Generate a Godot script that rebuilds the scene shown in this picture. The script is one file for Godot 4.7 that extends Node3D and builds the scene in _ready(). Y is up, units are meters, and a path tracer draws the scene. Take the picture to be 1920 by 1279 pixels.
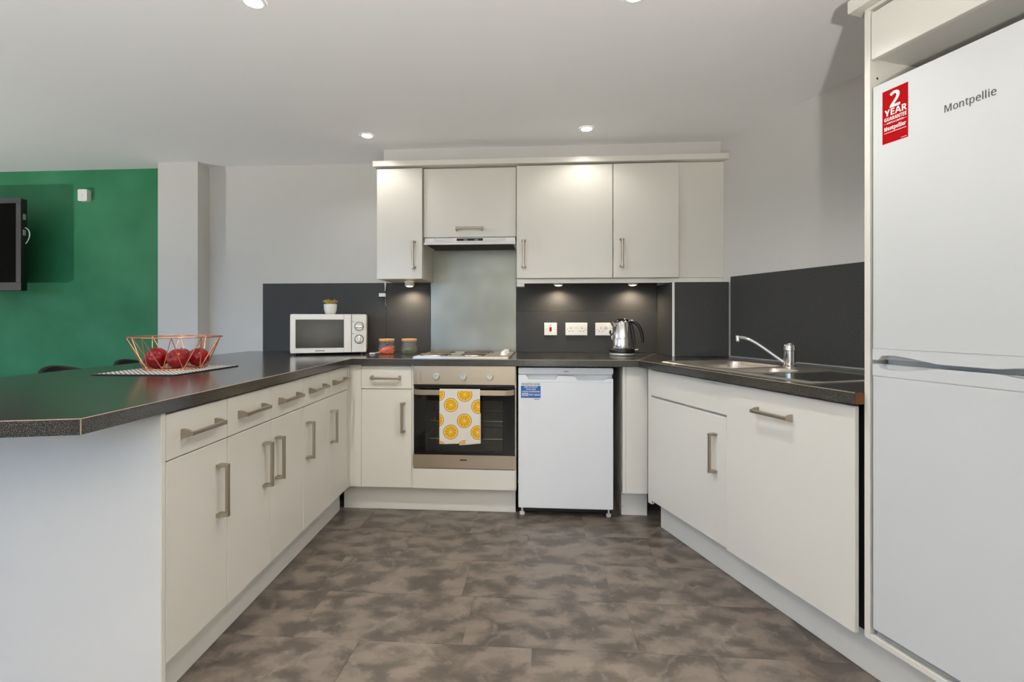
extends Node3D
# A U-shaped fitted kitchen with a breakfast-bar peninsula.  The back wall is the plane z = 0, x runs to the right, the camera looks
# towards -z.  Three runs of units: back (front plane z = ZF), left (peninsula) and right (splayed), each with its own local frame:
# x along the fronts from left to right as one faces them, y up, z out into the room, origin on the front plane at floor level.
const WT := 0.908      # worktop top
const WB := 0.870      # worktop underside
const ZF := 0.5985     # front plane of the back run
const CEIL := 2.24
const WINDOW_POWER := 0.45
var M := {}
var back_run := Transform3D(Basis(), Vector3(0, 0, ZF))
var left_run := Transform3D(Basis(Vector3.UP, deg_to_rad(93.1)), Vector3(-1.0843, 0, 2.1229))
var right_run := Transform3D(Basis(Vector3.UP, deg_to_rad(-69.7)), Vector3(0.5582, 0, 0.7046))
var wall_run := Transform3D(Basis(Vector3.UP, deg_to_rad(-67.5)), Vector3(1.08, 0, 0.30))   # face of the splayed right wall
var handle_shape: ArrayMesh
var rng := RandomNumberGenerator.new()


func _ready() -> void:
	rng.seed = 7
	set_camera_and_light()
	make_materials()
	build_room()
	build_floor()
	build_worktops()
	build_base_units()
	build_wall_units()
	build_splashbacks()
	build_oven()
	build_towel()
	build_hob()
	build_small_fridge()
	build_tall_unit()
	build_sink()
	build_kettle()
	build_microwave()
	build_plant()
	build_jars()
	build_sockets()
	build_fruit()
	build_living_side()
	build_lamps()


func set_camera_and_light() -> void:
	var f := 941.4
	var cam := Camera3D.new()
	cam.name = "camera"
	cam.near = 0.05
	cam.far = 60.0
	cam.projection = Camera3D.PROJECTION_FRUSTUM
	cam.size = 0.05 * 1279.0 / f
	cam.frustum_offset = Vector2(0, -0.05 * (639.5 - 599.7) / f)
	cam.position = Vector3(0, 1.133, 3.477)
	cam.rotation.y = 0.0716
	add_child(cam)
	cam.current = true
	var env := Environment.new()
	env.background_mode = Environment.BG_SKY
	var sky := Sky.new()
	var sm := ProceduralSkyMaterial.new()
	sm.sky_top_color = Color(0.30, 0.52, 0.86)
	sm.sky_horizon_color = Color(0.62, 0.80, 0.95)
	sm.ground_bottom_color = Color(0.25, 0.27, 0.26)
	sm.ground_horizon_color = Color(0.5, 0.6, 0.65)
	sm.sky_energy_multiplier = 3.0
	sm.ground_energy_multiplier = 1.5
	sky.sky_material = sm
	env.sky = sky
	env.tonemap_mode = Environment.TONE_MAPPER_LINEAR
	env.tonemap_exposure = 1.16
	env.sdfgi_enabled = true
	env.ssao_enabled = true
	env.ssil_enabled = true
	var we := WorldEnvironment.new()
	we.name = "world"
	we.environment = env
	add_child(we)


# ------------------------------------------------------------------------------------------------ mesh helpers
class MB:
	var st := SurfaceTool.new()
	var xf := Transform3D()
	var uvs := false
	func _init(x := Transform3D()) -> void:
		st.begin(Mesh.PRIMITIVE_TRIANGLES)
		xf = x
	func vert(p: Vector3, n: Vector3, uv := Vector2.ZERO) -> void:
		st.set_normal((xf.basis * n).normalized())
		if uvs:
			st.set_uv(uv)
		st.add_vertex(xf * p)
	func tri(a: Vector3, b: Vector3, c: Vector3, na: Vector3, nb: Vector3, nc: Vector3, ua := Vector2.ZERO, ub := Vector2.ZERO, uc := Vector2.ZERO) -> void:
		if ((b - a).cross(c - a).dot(na + nb + nc) > 0.0) != (xf.basis.determinant() < 0.0):
			vert(a, na, ua); vert(c, nc, uc); vert(b, nb, ub)
		else:
			vert(a, na, ua); vert(b, nb, ub); vert(c, nc, uc)
	func flat(pts: Array, n: Vector3) -> void:
		for i in range(1, pts.size() - 1):
			tri(pts[0], pts[i], pts[i + 1], n, n, n)
	func quad(a: Vector3, b: Vector3, c: Vector3, d: Vector3, na: Vector3, nb: Vector3, nc: Vector3, nd: Vector3) -> void:
		tri(a, b, c, na, nb, nc)
		tri(a, c, d, na, nc, nd)
	# a box between two corners with chamfered edges
	func box(lo: Vector3, hi: Vector3, bev := 0.0) -> void:
		var c := (lo + hi) / 2.0
		var h := (hi - lo) / 2.0
		var b := minf(bev, minf(h.x, minf(h.y, h.z)) * 0.8)
		for ax in 3:
			var u := (ax + 1) % 3
			var w := (ax + 2) % 3
			for s: float in [-1.0, 1.0]:
				var n := Vector3.ZERO
				n[ax] = s
				var pts := []
				for k in [[-1, -1], [1, -1], [1, 1], [-1, 1]]:
					var p := c
					p[ax] += s * h[ax]
					p[u] += k[0] * (h[u] - b)
					p[w] += k[1] * (h[w] - b)
					pts.append(p)
				flat(pts, n)
			if b > 0.0:
				for su: float in [-1.0, 1.0]:
					for sw: float in [-1.0, 1.0]:
						var n2 := Vector3.ZERO
						n2[u] = su
						n2[w] = sw
						var q := []
						for k in [[-1, 0], [1, 0], [1, 1], [-1, 1]]:
							var p2 := c
							p2[ax] += k[0] * (h[ax] - b)
							p2[u] += su * (h[u] - (b if k[1] else 0.0))
							p2[w] += sw * (h[w] - (0.0 if k[1] else b))
							q.append(p2)
						flat(q, n2.normalized())
		if b > 0.0:
			for sx: float in [-1.0, 1.0]:
				for sy: float in [-1.0, 1.0]:
					for sz: float in [-1.0, 1.0]:
						var sg := Vector3(sx, sy, sz)
						var e := c + sg * h
						flat([e - Vector3(0, sy, sz) * b, e - Vector3(sx, 0, sz) * b, e - Vector3(sx, sy, 0) * b], sg.normalized())
	# a profile of (radius, height) points, listed upwards along the outside, turned about the y axis through o
	func lathe(prof: Array, o := Vector3.ZERO, seg := 32, sharp := 40.0) -> void:
		var nrm := []
		for i in prof.size() - 1:
			var d: Vector2 = prof[i + 1] - prof[i]
			nrm.append(Vector2(d.y, -d.x).normalized())
		for i in prof.size() - 1:
			var n0: Vector2 = nrm[i]
			var n1: Vector2 = nrm[i]
			if i > 0 and absf(rad_to_deg(nrm[i - 1].angle_to(nrm[i]))) < sharp:
				n0 = (nrm[i - 1] + nrm[i]).normalized()
			if i < nrm.size() - 1 and absf(rad_to_deg(nrm[i + 1].angle_to(nrm[i]))) < sharp:
				n1 = (nrm[i + 1] + nrm[i]).normalized()
			var p0: Vector2 = prof[i]
			var p1: Vector2 = prof[i + 1]
			for k in seg:
				var a0 := TAU * k / seg
				var a1 := TAU * (k + 1) / seg
				var e0 := Vector3(cos(a0), 0, sin(a0))
				var e1 := Vector3(cos(a1), 0, sin(a1))
				var up := Vector3.UP
				var A := o + e0 * p0.x + up * p0.y
				var B := o + e1 * p0.x + up * p0.y
				var C := o + e1 * p1.x + up * p1.y
				var D := o + e0 * p1.x + up * p1.y
				if p0.x > 1e-6:
					tri(A, B, C, e0 * n0.x + up * n0.y, e1 * n0.x + up * n0.y, e1 * n1.x + up * n1.y)
				if p1.x > 1e-6:
					tri(A, C, D, e0 * n0.x + up * n0.y, e1 * n1.x + up * n1.y, e0 * n1.x + up * n1.y)
	# a round bar along points; rx, ry the half-widths of its section, or an array of radii
	func tube(pts: Array, r, seg := 10, closed := false, flatten := 1.0) -> void:
		var n := pts.size()
		var rings := []
		var norms := []
		var side := Vector3.ZERO
		for i in n:
			var a: Vector3 = pts[(i - 1 + n) % n] if closed or i > 0 else pts[0]
			var b: Vector3 = pts[(i + 1) % n] if closed or i < n - 1 else pts[n - 1]
			var t := (b - a).normalized()
			if side == Vector3.ZERO:
				side = t.cross(Vector3.UP if absf(t.y) < 0.9 else Vector3.RIGHT).normalized()
			side = (side - t * side.dot(t)).normalized()
			var up := t.cross(side)
			var rad: float = r[i] if r is Array else r
			var ring := []
			var nn := []
			for k in seg:
				var an := TAU * k / seg
				var d := side * cos(an) + up * sin(an) * flatten
				ring.append(pts[i] + d * rad)
				nn.append((side * cos(an) * flatten + up * sin(an)).normalized())
			rings.append(ring)
			norms.append(nn)
		for i in (n if closed else n - 1):
			var j := (i + 1) % n
			for k in seg:
				var m := (k + 1) % seg
				quad(rings[i][k], rings[i][m], rings[j][m], rings[j][k], norms[i][k], norms[i][m], norms[j][m], norms[j][k])
		if not closed:
			flat(rings[0], (pts[0] - pts[1]).normalized())
			flat(rings[n - 1], (pts[n - 1] - pts[n - 2]).normalized())
	# a polygon of the xy plane drawn out from z0 to z1; soft joins with less than `soft` degrees are smoothed
	func prism(poly: PackedVector2Array, z0: float, z1: float, soft := 30.0, cap0 := true, cap1 := true) -> void:
		var p := poly
		if Geometry2D.is_polygon_clockwise(p):
			p.reverse()
		var idx := Geometry2D.triangulate_polygon(p)
		for i in range(0, idx.size(), 3):
			var a := p[idx[i]]
			var b := p[idx[i + 1]]
			var c := p[idx[i + 2]]
			for s in ([0] if cap0 else []) + ([1] if cap1 else []):
				var z: float = z1 if s else z0
				var nz := Vector3(0, 0, signf(z1 - z0) * (1.0 if s else -1.0))
				tri(Vector3(a.x, a.y, z), Vector3(b.x, b.y, z), Vector3(c.x, c.y, z), nz, nz, nz)
		var n := p.size()
		var en := []
		for i in n:
			var d := p[(i + 1) % n] - p[i]
			en.append(Vector2(d.y, -d.x).normalized())
		for i in n:
			var n0: Vector2 = en[i]
			var n1: Vector2 = en[i]
			if absf(rad_to_deg(en[(i - 1 + n) % n].angle_to(en[i]))) < soft:
				n0 = (en[(i - 1 + n) % n] + en[i]).normalized()
			if absf(rad_to_deg(en[(i + 1) % n].angle_to(en[i]))) < soft:
				n1 = (en[(i + 1) % n] + en[i]).normalized()
			var a := p[i]
			var b := p[(i + 1) % n]
			var v0 := Vector3(n0.x, n0.y, 0)
			var v1 := Vector3(n1.x, n1.y, 0)
			quad(Vector3(a.x, a.y, z0), Vector3(b.x, b.y, z0), Vector3(b.x, b.y, z1), Vector3(a.x, a.y, z1), v0, v1, v1, v0)
	func done() -> ArrayMesh:
		return st.commit()


func lift() -> Transform3D:                      # turns a prism drawn in (x, y) into a slab seen from above: y becomes z, z becomes height
	return Transform3D(Basis(Vector3(1, 0, 0), Vector3(0, 0, 1), Vector3(0, 1, 0)), Vector3.ZERO)


func rrect(c: Vector2, w: float, h: float, r: float, n := 5) -> PackedVector2Array:
	var p := PackedVector2Array()
	for k in 4:
		var s: Vector2 = [Vector2(1, 1), Vector2(-1, 1), Vector2(-1, -1), Vector2(1, -1)][k]
		for i in n + 1:
			var a := PI / 2.0 * (k + float(i) / n)
			p.append(c + Vector2(s.x * (w / 2 - r), s.y * (h / 2 - r)) + Vector2(cos(a), sin(a)) * r)
	return p


func circle_pts(c: Vector3, r: float, n: int) -> Array:
	var out := []
	for i in n:
		out.append(c + Vector3(cos(TAU * i / n), 0, sin(TAU * i / n)) * r)
	return out


func bez(a: Vector3, b: Vector3, c: Vector3, d: Vector3, n := 10) -> Array:
	var out := []
	for i in n + 1:
		out.append(a.bezier_interpolate(b, c, d, float(i) / n))
	return out


# ------------------------------------------------------------------------------------------------ object helpers
func numbered(called: String) -> String:
	if not has_node(called):
		return called
	var k := 1
	while has_node("%s_%03d" % [called, k]):
		k += 1
	return "%s_%03d" % [called, k]


func tag(o: Node3D, label: String, category: String, group := "") -> Node3D:
	o.set_meta("label", label)
	o.set_meta("category", category)
	if group:
		o.set_meta("group", group)
	return o


func thing(called: String, label: String, category: String, at := Transform3D(), group := "") -> Node3D:
	var o := Node3D.new()
	o.name = numbered(called)
	add_child(o)
	o.transform = at
	tag(o, label, category, group)
	return o


func obj(called: String, mesh, mat: Material, parent: Node = self, at := Transform3D()) -> MeshInstance3D:
	var o := MeshInstance3D.new()
	o.mesh = mesh.done() if mesh is MB else mesh
	o.material_override = mat
	o.name = numbered(called) if parent == self else called
	parent.add_child(o, true)
	o.transform = at
	return o


func struct(called: String, mesh, mat: Material, label: String, at := Transform3D()) -> MeshInstance3D:
	var o := obj(called, mesh, mat, self, at)
	o.set_meta("kind", "structure")
	o.set_meta("label", label)
	return o


func boxm(lo: Vector3, hi: Vector3, bev := 0.0) -> MB:
	var b := MB.new()
	b.box(lo, hi, bev)
	return b


func place(run: Transform3D, s: float, t := 0.0, y := 0.0) -> Transform3D:
	return Transform3D(run.basis, run * Vector3(s, y, t))


func at(x: float, y: float, z: float) -> Transform3D:
	return Transform3D(Basis(), Vector3(x, y, z))


func lettering(words: String, parent: Node, mat: Material, c: Vector3, w: float, h: float, bold := true, turn := Basis()) -> void:
	var f := SystemFont.new()
	f.font_names = PackedStringArray(["Droid Sans"])
	f.font_weight = 700 if bold else 400
	var tm := TextMesh.new()
	tm.font = f
	tm.font_size = 48
	tm.pixel_size = 0.001
	tm.depth = 0.0006
	tm.curve_step = 1.0
	tm.text = words
	var bb := tm.get_aabb()
	var sc := Vector3(w / maxf(bb.size.x, 1e-4), h / maxf(bb.size.y, 1e-4), 1)
	var mid := bb.get_center() * sc
	obj("lettering", tm, mat, parent, Transform3D(turn * Basis.from_scale(sc), c - turn * Vector3(mid.x, mid.y, 0)))


# ------------------------------------------------------------------------------------------------ materials
func mat(c: Color, rough := 0.5, metal := 0.0, spec := 0.5) -> StandardMaterial3D:
	var m := StandardMaterial3D.new()
	m.albedo_color = c
	m.roughness = rough
	m.metallic = metal
	m.metallic_specular = spec
	return m


func c8(r: float, g: float, b: float) -> Color:
	return Color(r / 255.0, g / 255.0, b / 255.0)


func noise_tex(freq: float, stops: Array, size := 512, octaves := 4, seed_ := 1, normal := 0.0) -> NoiseTexture2D:
	var n := FastNoiseLite.new()
	n.seed = seed_
	n.frequency = freq
	n.fractal_octaves = octaves
	var t := NoiseTexture2D.new()
	t.width = size
	t.height = size
	t.seamless = true
	t.noise = n
	if normal > 0.0:
		t.as_normal_map = true
		t.bump_strength = normal
	else:
		var g := Gradient.new()
		g.offsets = PackedFloat32Array(stops.map(func(s): return s[0]))
		g.colors = PackedColorArray(stops.map(func(s): return s[1]))
		t.color_ramp = g
	return t


func triplanar(m: StandardMaterial3D, scale_: float) -> void:
	m.uv1_triplanar = true
	m.uv1_world_triplanar = true
	m.uv1_scale = Vector3.ONE * scale_


func make_materials() -> void:
	M.cab = mat(c8(221, 217, 207), 0.30, 0.0, 0.5)          # cream-white foil fronts
	M.cab_in = mat(c8(208, 205, 197), 0.5)
	M.plinth = mat(c8(219, 217, 210), 0.3)
	M.wall = mat(c8(207, 205, 200), 0.85)
	M.wall.normal_enabled = true
	M.wall.normal_texture = noise_tex(0.05, [], 512, 4, 3, 2.0)
	M.wall.normal_scale = 0.15
	triplanar(M.wall, 1.2)
	M.ceiling = mat(c8(244, 244, 243), 0.9)
	M.green = mat(Color.WHITE, 0.55, 0.0, 0.4)
	M.green.albedo_texture = noise_tex(0.006, [[0.0, c8(42, 114, 76)], [0.5, c8(50, 126, 86)], [1.0, c8(62, 136, 98)]], 512, 4, 11)
	triplanar(M.green, 0.6)
	M.worktop = mat(Color.WHITE, 0.17, 0.0, 0.65)
	M.worktop.albedo_texture = noise_tex(0.22, [[0.0, c8(16, 15, 14)], [0.45, c8(34, 33, 30)], [0.6, c8(42, 41, 38)], [0.72, c8(124, 120, 110)]], 512, 2, 5)
	triplanar(M.worktop, 3.2)
	M.worn = mat(c8(170, 150, 128), 0.5)
	M.splash = mat(Color.WHITE, 0.5, 0.0, 0.3)
	M.splash.albedo_texture = noise_tex(0.11, [[0.0, c8(58, 58, 57)], [0.5, c8(68, 68, 67)], [1.0, c8(80, 80, 79)]], 512, 5, 9)
	triplanar(M.splash, 2.0)
	M.steel = mat(c8(194, 181, 162), 0.34, 1.0)
	M.steel_dull = mat(c8(152, 153, 147), 0.40, 1.0)
	M.steel_dull.albedo_texture = noise_tex(0.01, [[0.0, c8(214, 213, 208)], [1.0, c8(246, 246, 244)]], 256, 2, 21)
	triplanar(M.steel_dull, 1.0)
	M.nickel = mat(c8(176, 166, 152), 0.33, 1.0)
	M.chrome = mat(c8(226, 226, 226), 0.06, 1.0)
	M.sink = mat(c8(214, 206, 196), 0.36, 1.0)
	M.white = mat(c8(226, 228, 230), 0.3)                   # appliance enamel
	M.white_fridge = mat(c8(206, 207, 206), 0.34, 0.0, 0.3)
	M.plastic = mat(c8(234, 233, 228), 0.35)
	M.grey_plastic = mat(c8(150, 152, 152), 0.4)
	M.silver = mat(c8(196, 194, 190), 0.35, 0.55)
	M.black = mat(c8(14, 14, 14), 0.35)
	M.black_gloss = mat(c8(10, 10, 10), 0.06)
	M.dark = mat(c8(28, 27, 25), 0.6)
	M.rubber = mat(c8(20, 20, 20), 0.8)
	M.oven_in = mat(c8(176, 178, 168), 0.5)
	M.oven_pane = mat(Color(0.02, 0.02, 0.018, 0.32), 0.05)
	M.oven_pane.transparency = BaseMaterial3D.TRANSPARENCY_ALPHA
	M.glass = mat(Color(0.95, 0.97, 0.97, 0.08), 0.02)
	M.glass.transparency = BaseMaterial3D.TRANSPARENCY_ALPHA
	M.pane = mat(Color(0.9, 0.95, 1.0, 0.06), 0.02)
	M.pane.transparency = BaseMaterial3D.TRANSPARENCY_ALPHA
	M.micro_pane = mat(c8(38, 37, 31), 0.12, 0.0, 0.3)
	M.red = mat(c8(168, 10, 16), 0.6, 0.0, 0.15)
	M.blue = mat(c8(20, 92, 168), 0.35)
	M.navy = mat(c8(40, 44, 92), 0.5)
	M.ink = mat(c8(56, 56, 60), 0.4)
	M.paper = mat(c8(228, 228, 222), 0.6, 0.0, 0.2)
	M.copper = mat(c8(240, 160, 122), 0.22, 1.0)
	M.wood = mat(Color.WHITE, 0.5)
	M.wood.albedo_texture = noise_tex(0.02, [[0.0, c8(206, 152, 92)], [1.0, c8(232, 184, 122)]], 256, 3, 4)
	triplanar(M.wood, 6.0)
	M.chipboard = mat(c8(112, 62, 24), 0.8)
	M.pot = mat(c8(230, 229, 224), 0.3)
	M.soil = mat(c8(70, 54, 40), 0.9)
	M.leaf = mat(c8(186, 184, 62), 0.45)
	M.leaf_tip = mat(c8(222, 150, 130), 0.45)
	M.lentil = mat(c8(250, 110, 26), 0.6)
	M.herb = mat(c8(116, 120, 48), 0.7)
	M.apple = mat(Color.WHITE, 0.22, 0.0, 0.35)
	M.apple.clearcoat_enabled = true
	M.apple.clearcoat = 0.25
	M.apple.clearcoat_roughness = 0.04
	M.apple.albedo_texture = noise_tex(0.03, [[0.0, c8(84, 6, 10)], [0.5, c8(128, 10, 16)], [1.0, c8(168, 24, 26)]], 256, 4, 8)
	triplanar(M.apple, 5.0)
	M.hotplate = mat(c8(128, 110, 92), 0.42, 0.7)
	M.backboard = mat(c8(150, 147, 132), 0.7)
	M.filter = mat(c8(70, 70, 66), 0.6, 0.6)  # dark tone standing in for the shade under the hood
	M.stem = mat(c8(92, 70, 40), 0.7)
	M.screen = mat(c8(3, 3, 3), 0.2, 0.0, 0.12)
	M.stool = mat(c8(24, 24, 26), 0.5)
	M.lamp = lamp_mat(Color(1.0, 0.99, 0.97), 14.0)
	M.lamp_warm = lamp_mat(Color(1.0, 0.92, 0.80), 7.0)


func lamp_mat(c: Color, e: float) -> StandardMaterial3D:
	var m := mat(c, 0.5)
	m.emission_enabled = true
	m.emission = c
	m.emission_energy_multiplier = e
	return m


# ------------------------------------------------------------------------------------------------ the room
func build_room() -> void:
	var x0 := -6.0
	var z1 := 5.6
	struct("ceiling", boxm(Vector3(x0 - 0.2, CEIL, -0.2), Vector3(3.6, CEIL + 0.15, z1 + 0.2)), M.ceiling, "smooth matt white ceiling over the kitchen and living area")
	struct("wall_back", boxm(Vector3(-2.46, 0, -0.15), Vector3(1.4, CEIL, 0)), M.wall, "plain pale grey back wall behind the fitted units")
	struct("wall_living", boxm(Vector3(x0 - 0.2, 0, -0.15), Vector3(-2.74, CEIL, 0)), M.green, "emerald green painted feature wall behind the television")
	struct("wall_pier", boxm(Vector3(-2.746, 0, -0.15), Vector3(-2.451, CEIL, 0.122)), M.wall, "pale grey projecting pier between green wall and kitchen wall")
	struct("wall_left", boxm(Vector3(x0 - 0.15, 0, -0.15), Vector3(x0, CEIL, z1 + 0.15)), M.wall, "plain grey side wall of the living area, out of view")
	struct("wall_bulkhead", boxm(Vector3(-1.067, 2.128, 0), Vector3(1.12, CEIL, 0.275)), M.wall, "grey boxed bulkhead between cornice and ceiling above the wall cabinets")
	var w := MB.new(lift())
	w.prism(PackedVector2Array([Vector2(0.9557, 0), Vector2(1.08, 0.30), Vector2(3.275, 5.6), Vector2(3.42, 5.6), Vector2(1.1, 0)]), 0, CEIL)
	struct("wall_right", w, M.wall, "pale grey splayed wall behind the sink and tall fridge")
	# the wall behind the camera, with two unseen windows placed to light the living side
	var fw := MB.new()
	var holes := [[-5.6, -4.3], [-3.7, -2.4]]
	var x := x0
	for h in holes:
		fw.box(Vector3(x, 0, z1), Vector3(h[0], CEIL, z1 + 0.2))
		fw.box(Vector3(h[0], 0, z1), Vector3(h[1], 0.75, z1 + 0.2))
		fw.box(Vector3(h[0], 2.08, z1), Vector3(h[1], CEIL, z1 + 0.2))
		x = h[1]
	fw.box(Vector3(x, 0, z1), Vector3(3.5, CEIL, z1 + 0.2))
	struct("wall_front", fw, M.wall, "grey wall with two unseen windows behind the camera")
	for k in 2:
		var h: Array = holes[k]
		var fr := MB.new()
		for q in [[h[0], h[0] + 0.06, 0.75, 2.08], [h[1] - 0.06, h[1], 0.75, 2.08], [h[0], h[1], 0.75, 0.81], [h[0], h[1], 2.02, 2.08], [(h[0] + h[1]) / 2 - 0.03, (h[0] + h[1]) / 2 + 0.03, 0.75, 2.08]]:
			fr.box(Vector3(q[0], q[2], z1 + 0.08), Vector3(q[1], q[3], z1 + 0.14), 0.004)
		var win := struct("window_%d" % (k + 1), fr, M.plastic, "unseen white framed two-pane window behind the camera, placed to light the room")
		var al := AreaLight3D.new()  # area light standing in for daylight through the unseen window
		al.name = "unseen_window_light"
		al.area_size = Vector2(h[1] - h[0] - 0.12, 1.2)
		al.light_color = Color(0.94, 0.98, 1.0)
		al.light_energy = WINDOW_POWER
		al.area_range = 16.0
		al.area_attenuation = 2.0
		al.shadow_enabled = true
		win.add_child(al)
		al.position = Vector3((h[0] + h[1]) / 2, 1.415, z1 + 0.06)
		for s in 2:
			var px: float = h[0] + 0.06 + s * ((h[1] - h[0]) / 2 - 0.03)
			obj("pane", boxm(Vector3(px, 0.81, z1 + 0.105), Vector3(px + (h[1] - h[0]) / 2 - 0.09, 2.02, z1 + 0.111)), M.pane, win)


func floor_texture() -> ImageTexture:
	var n := 1024
	var a := FastNoiseLite.new()
	a.seed = 31
	a.frequency = 0.0075
	a.fractal_octaves = 5
	a.domain_warp_enabled = true
	a.domain_warp_amplitude = 70.0
	a.domain_warp_frequency = 0.008
	var b := FastNoiseLite.new()
	b.seed = 77
	b.frequency = 0.0035
	b.fractal_type = FastNoiseLite.FRACTAL_RIDGED
	b.fractal_octaves = 3
	b.domain_warp_enabled = true
	b.domain_warp_amplitude = 90.0
	b.domain_warp_frequency = 0.006
	var g := FastNoiseLite.new()
	g.seed = 5
	g.frequency = 0.12
	g.fractal_octaves = 3
	var dark := c8(84, 76, 69)
	var mid := c8(106, 96, 87)
	var pale := c8(124, 113, 102)
	var by := PackedByteArray()
	by.resize(n * n * 3)
	var i := 0
	for y in n:
		for x in n:
			var v := a.get_noise_2d(x * 0.8, y * 1.2) * 1.05 + g.get_noise_2d(x * 0.5, y * 1.4) * 0.10
			var w := smoothstep(-0.46, 0.44, v)
			var c := dark.lerp(mid, w * 2.0) if w < 0.5 else mid.lerp(pale, w * 2.0 - 1.0)
			var r := b.get_noise_2d(x * 1.2 + 300.0, y)
			if r > 0.6:
				c = c.lerp(pale.lightened(0.10), smoothstep(0.6, 0.95, r) * 0.55)
			by[i] = int(c.r * 255.0)
			by[i + 1] = int(c.g * 255.0)
			by[i + 2] = int(c.b * 255.0)
			i += 3
	var img := Image.create_from_data(n, n, false, Image.FORMAT_RGB8, by)
	img.generate_mipmaps()
	return ImageTexture.create_from_image(img)


func build_floor() -> void:
	M.floor = mat(Color.WHITE, 0.34, 0.0, 0.5)
	M.floor.albedo_texture = floor_texture()
	M.floor_slab = mat(c8(84, 75, 67), 0.5)
	var slab := struct("floor", boxm(Vector3(-6.2, -0.12, -0.2), Vector3(3.6, -0.0015, 5.8)), M.floor_slab, "dark taupe slate-effect vinyl tile floor of the kitchen")
	var tw := 0.61
	var th := 0.305
	for r in 17:
		var z0 := 0.22 + r * th
		var shift: float = [0.0, 0.25, -0.05, 0.31, 0.12, 0.4][r % 6]
		for k in range(-2, 5):
			var x0 := -0.055 + shift + (k - 1) * tw
			if r == 5:
				x0 = -0.055 + (k - 1) * tw
			if r == 4:
				x0 = -0.301 + (k - 1) * tw
			if x0 + tw < -1.32 or x0 > 1.0 + 0.4 * z0:
				continue
			var m := MB.new()
			m.uvs = true
			var gp := 0.0004
			var lo := Vector2(maxf(x0, -1.75) + gp, z0 + gp)
			var hi := Vector2(x0 + tw - gp, z0 + th - gp)
			var uo := Vector2(rng.randf() * 0.5, rng.randf() * 0.75)
			var flip := rng.randf() < 0.5
			var p := [Vector3(lo.x, 0, lo.y), Vector3(hi.x, 0, lo.y), Vector3(hi.x, 0, hi.y), Vector3(lo.x, 0, hi.y)]
			var uv := []
			for q: Vector3 in p:
				var l := Vector2(q.x - x0, q.z - z0)
				if flip:
					l = Vector2(tw, th) - l
				uv.append(uo + l / 1.22)
			m.tri(p[0], p[1], p[2], Vector3.UP, Vector3.UP, Vector3.UP, uv[0], uv[1], uv[2])
			m.tri(p[0], p[2], p[3], Vector3.UP, Vector3.UP, Vector3.UP, uv[0], uv[2], uv[3])
			for e in 4:
				var q0: Vector3 = p[e]
				var q1: Vector3 = p[(e + 1) % 4]
				var dn := Vector3(0, -0.0015, 0)
				var on := (q1 - q0).cross(Vector3.UP).normalized()
				on = on if on.dot((q0 + q1) / 2 - Vector3((lo.x + hi.x) / 2, 0, (lo.y + hi.y) / 2)) > 0 else -on
				m.tri(q0, q1, q1 + dn, on, on, on, uv[e], uv[(e + 1) % 4], uv[(e + 1) % 4])
				m.tri(q0, q1 + dn, q0 + dn, on, on, on, uv[e], uv[(e + 1) % 4], uv[e])
			obj("tile", m, M.floor, slab)


# ------------------------------------------------------------------------------------------------ worktops
func v2(p: Vector3) -> Vector2:
	return Vector2(p.x, p.z)


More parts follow.
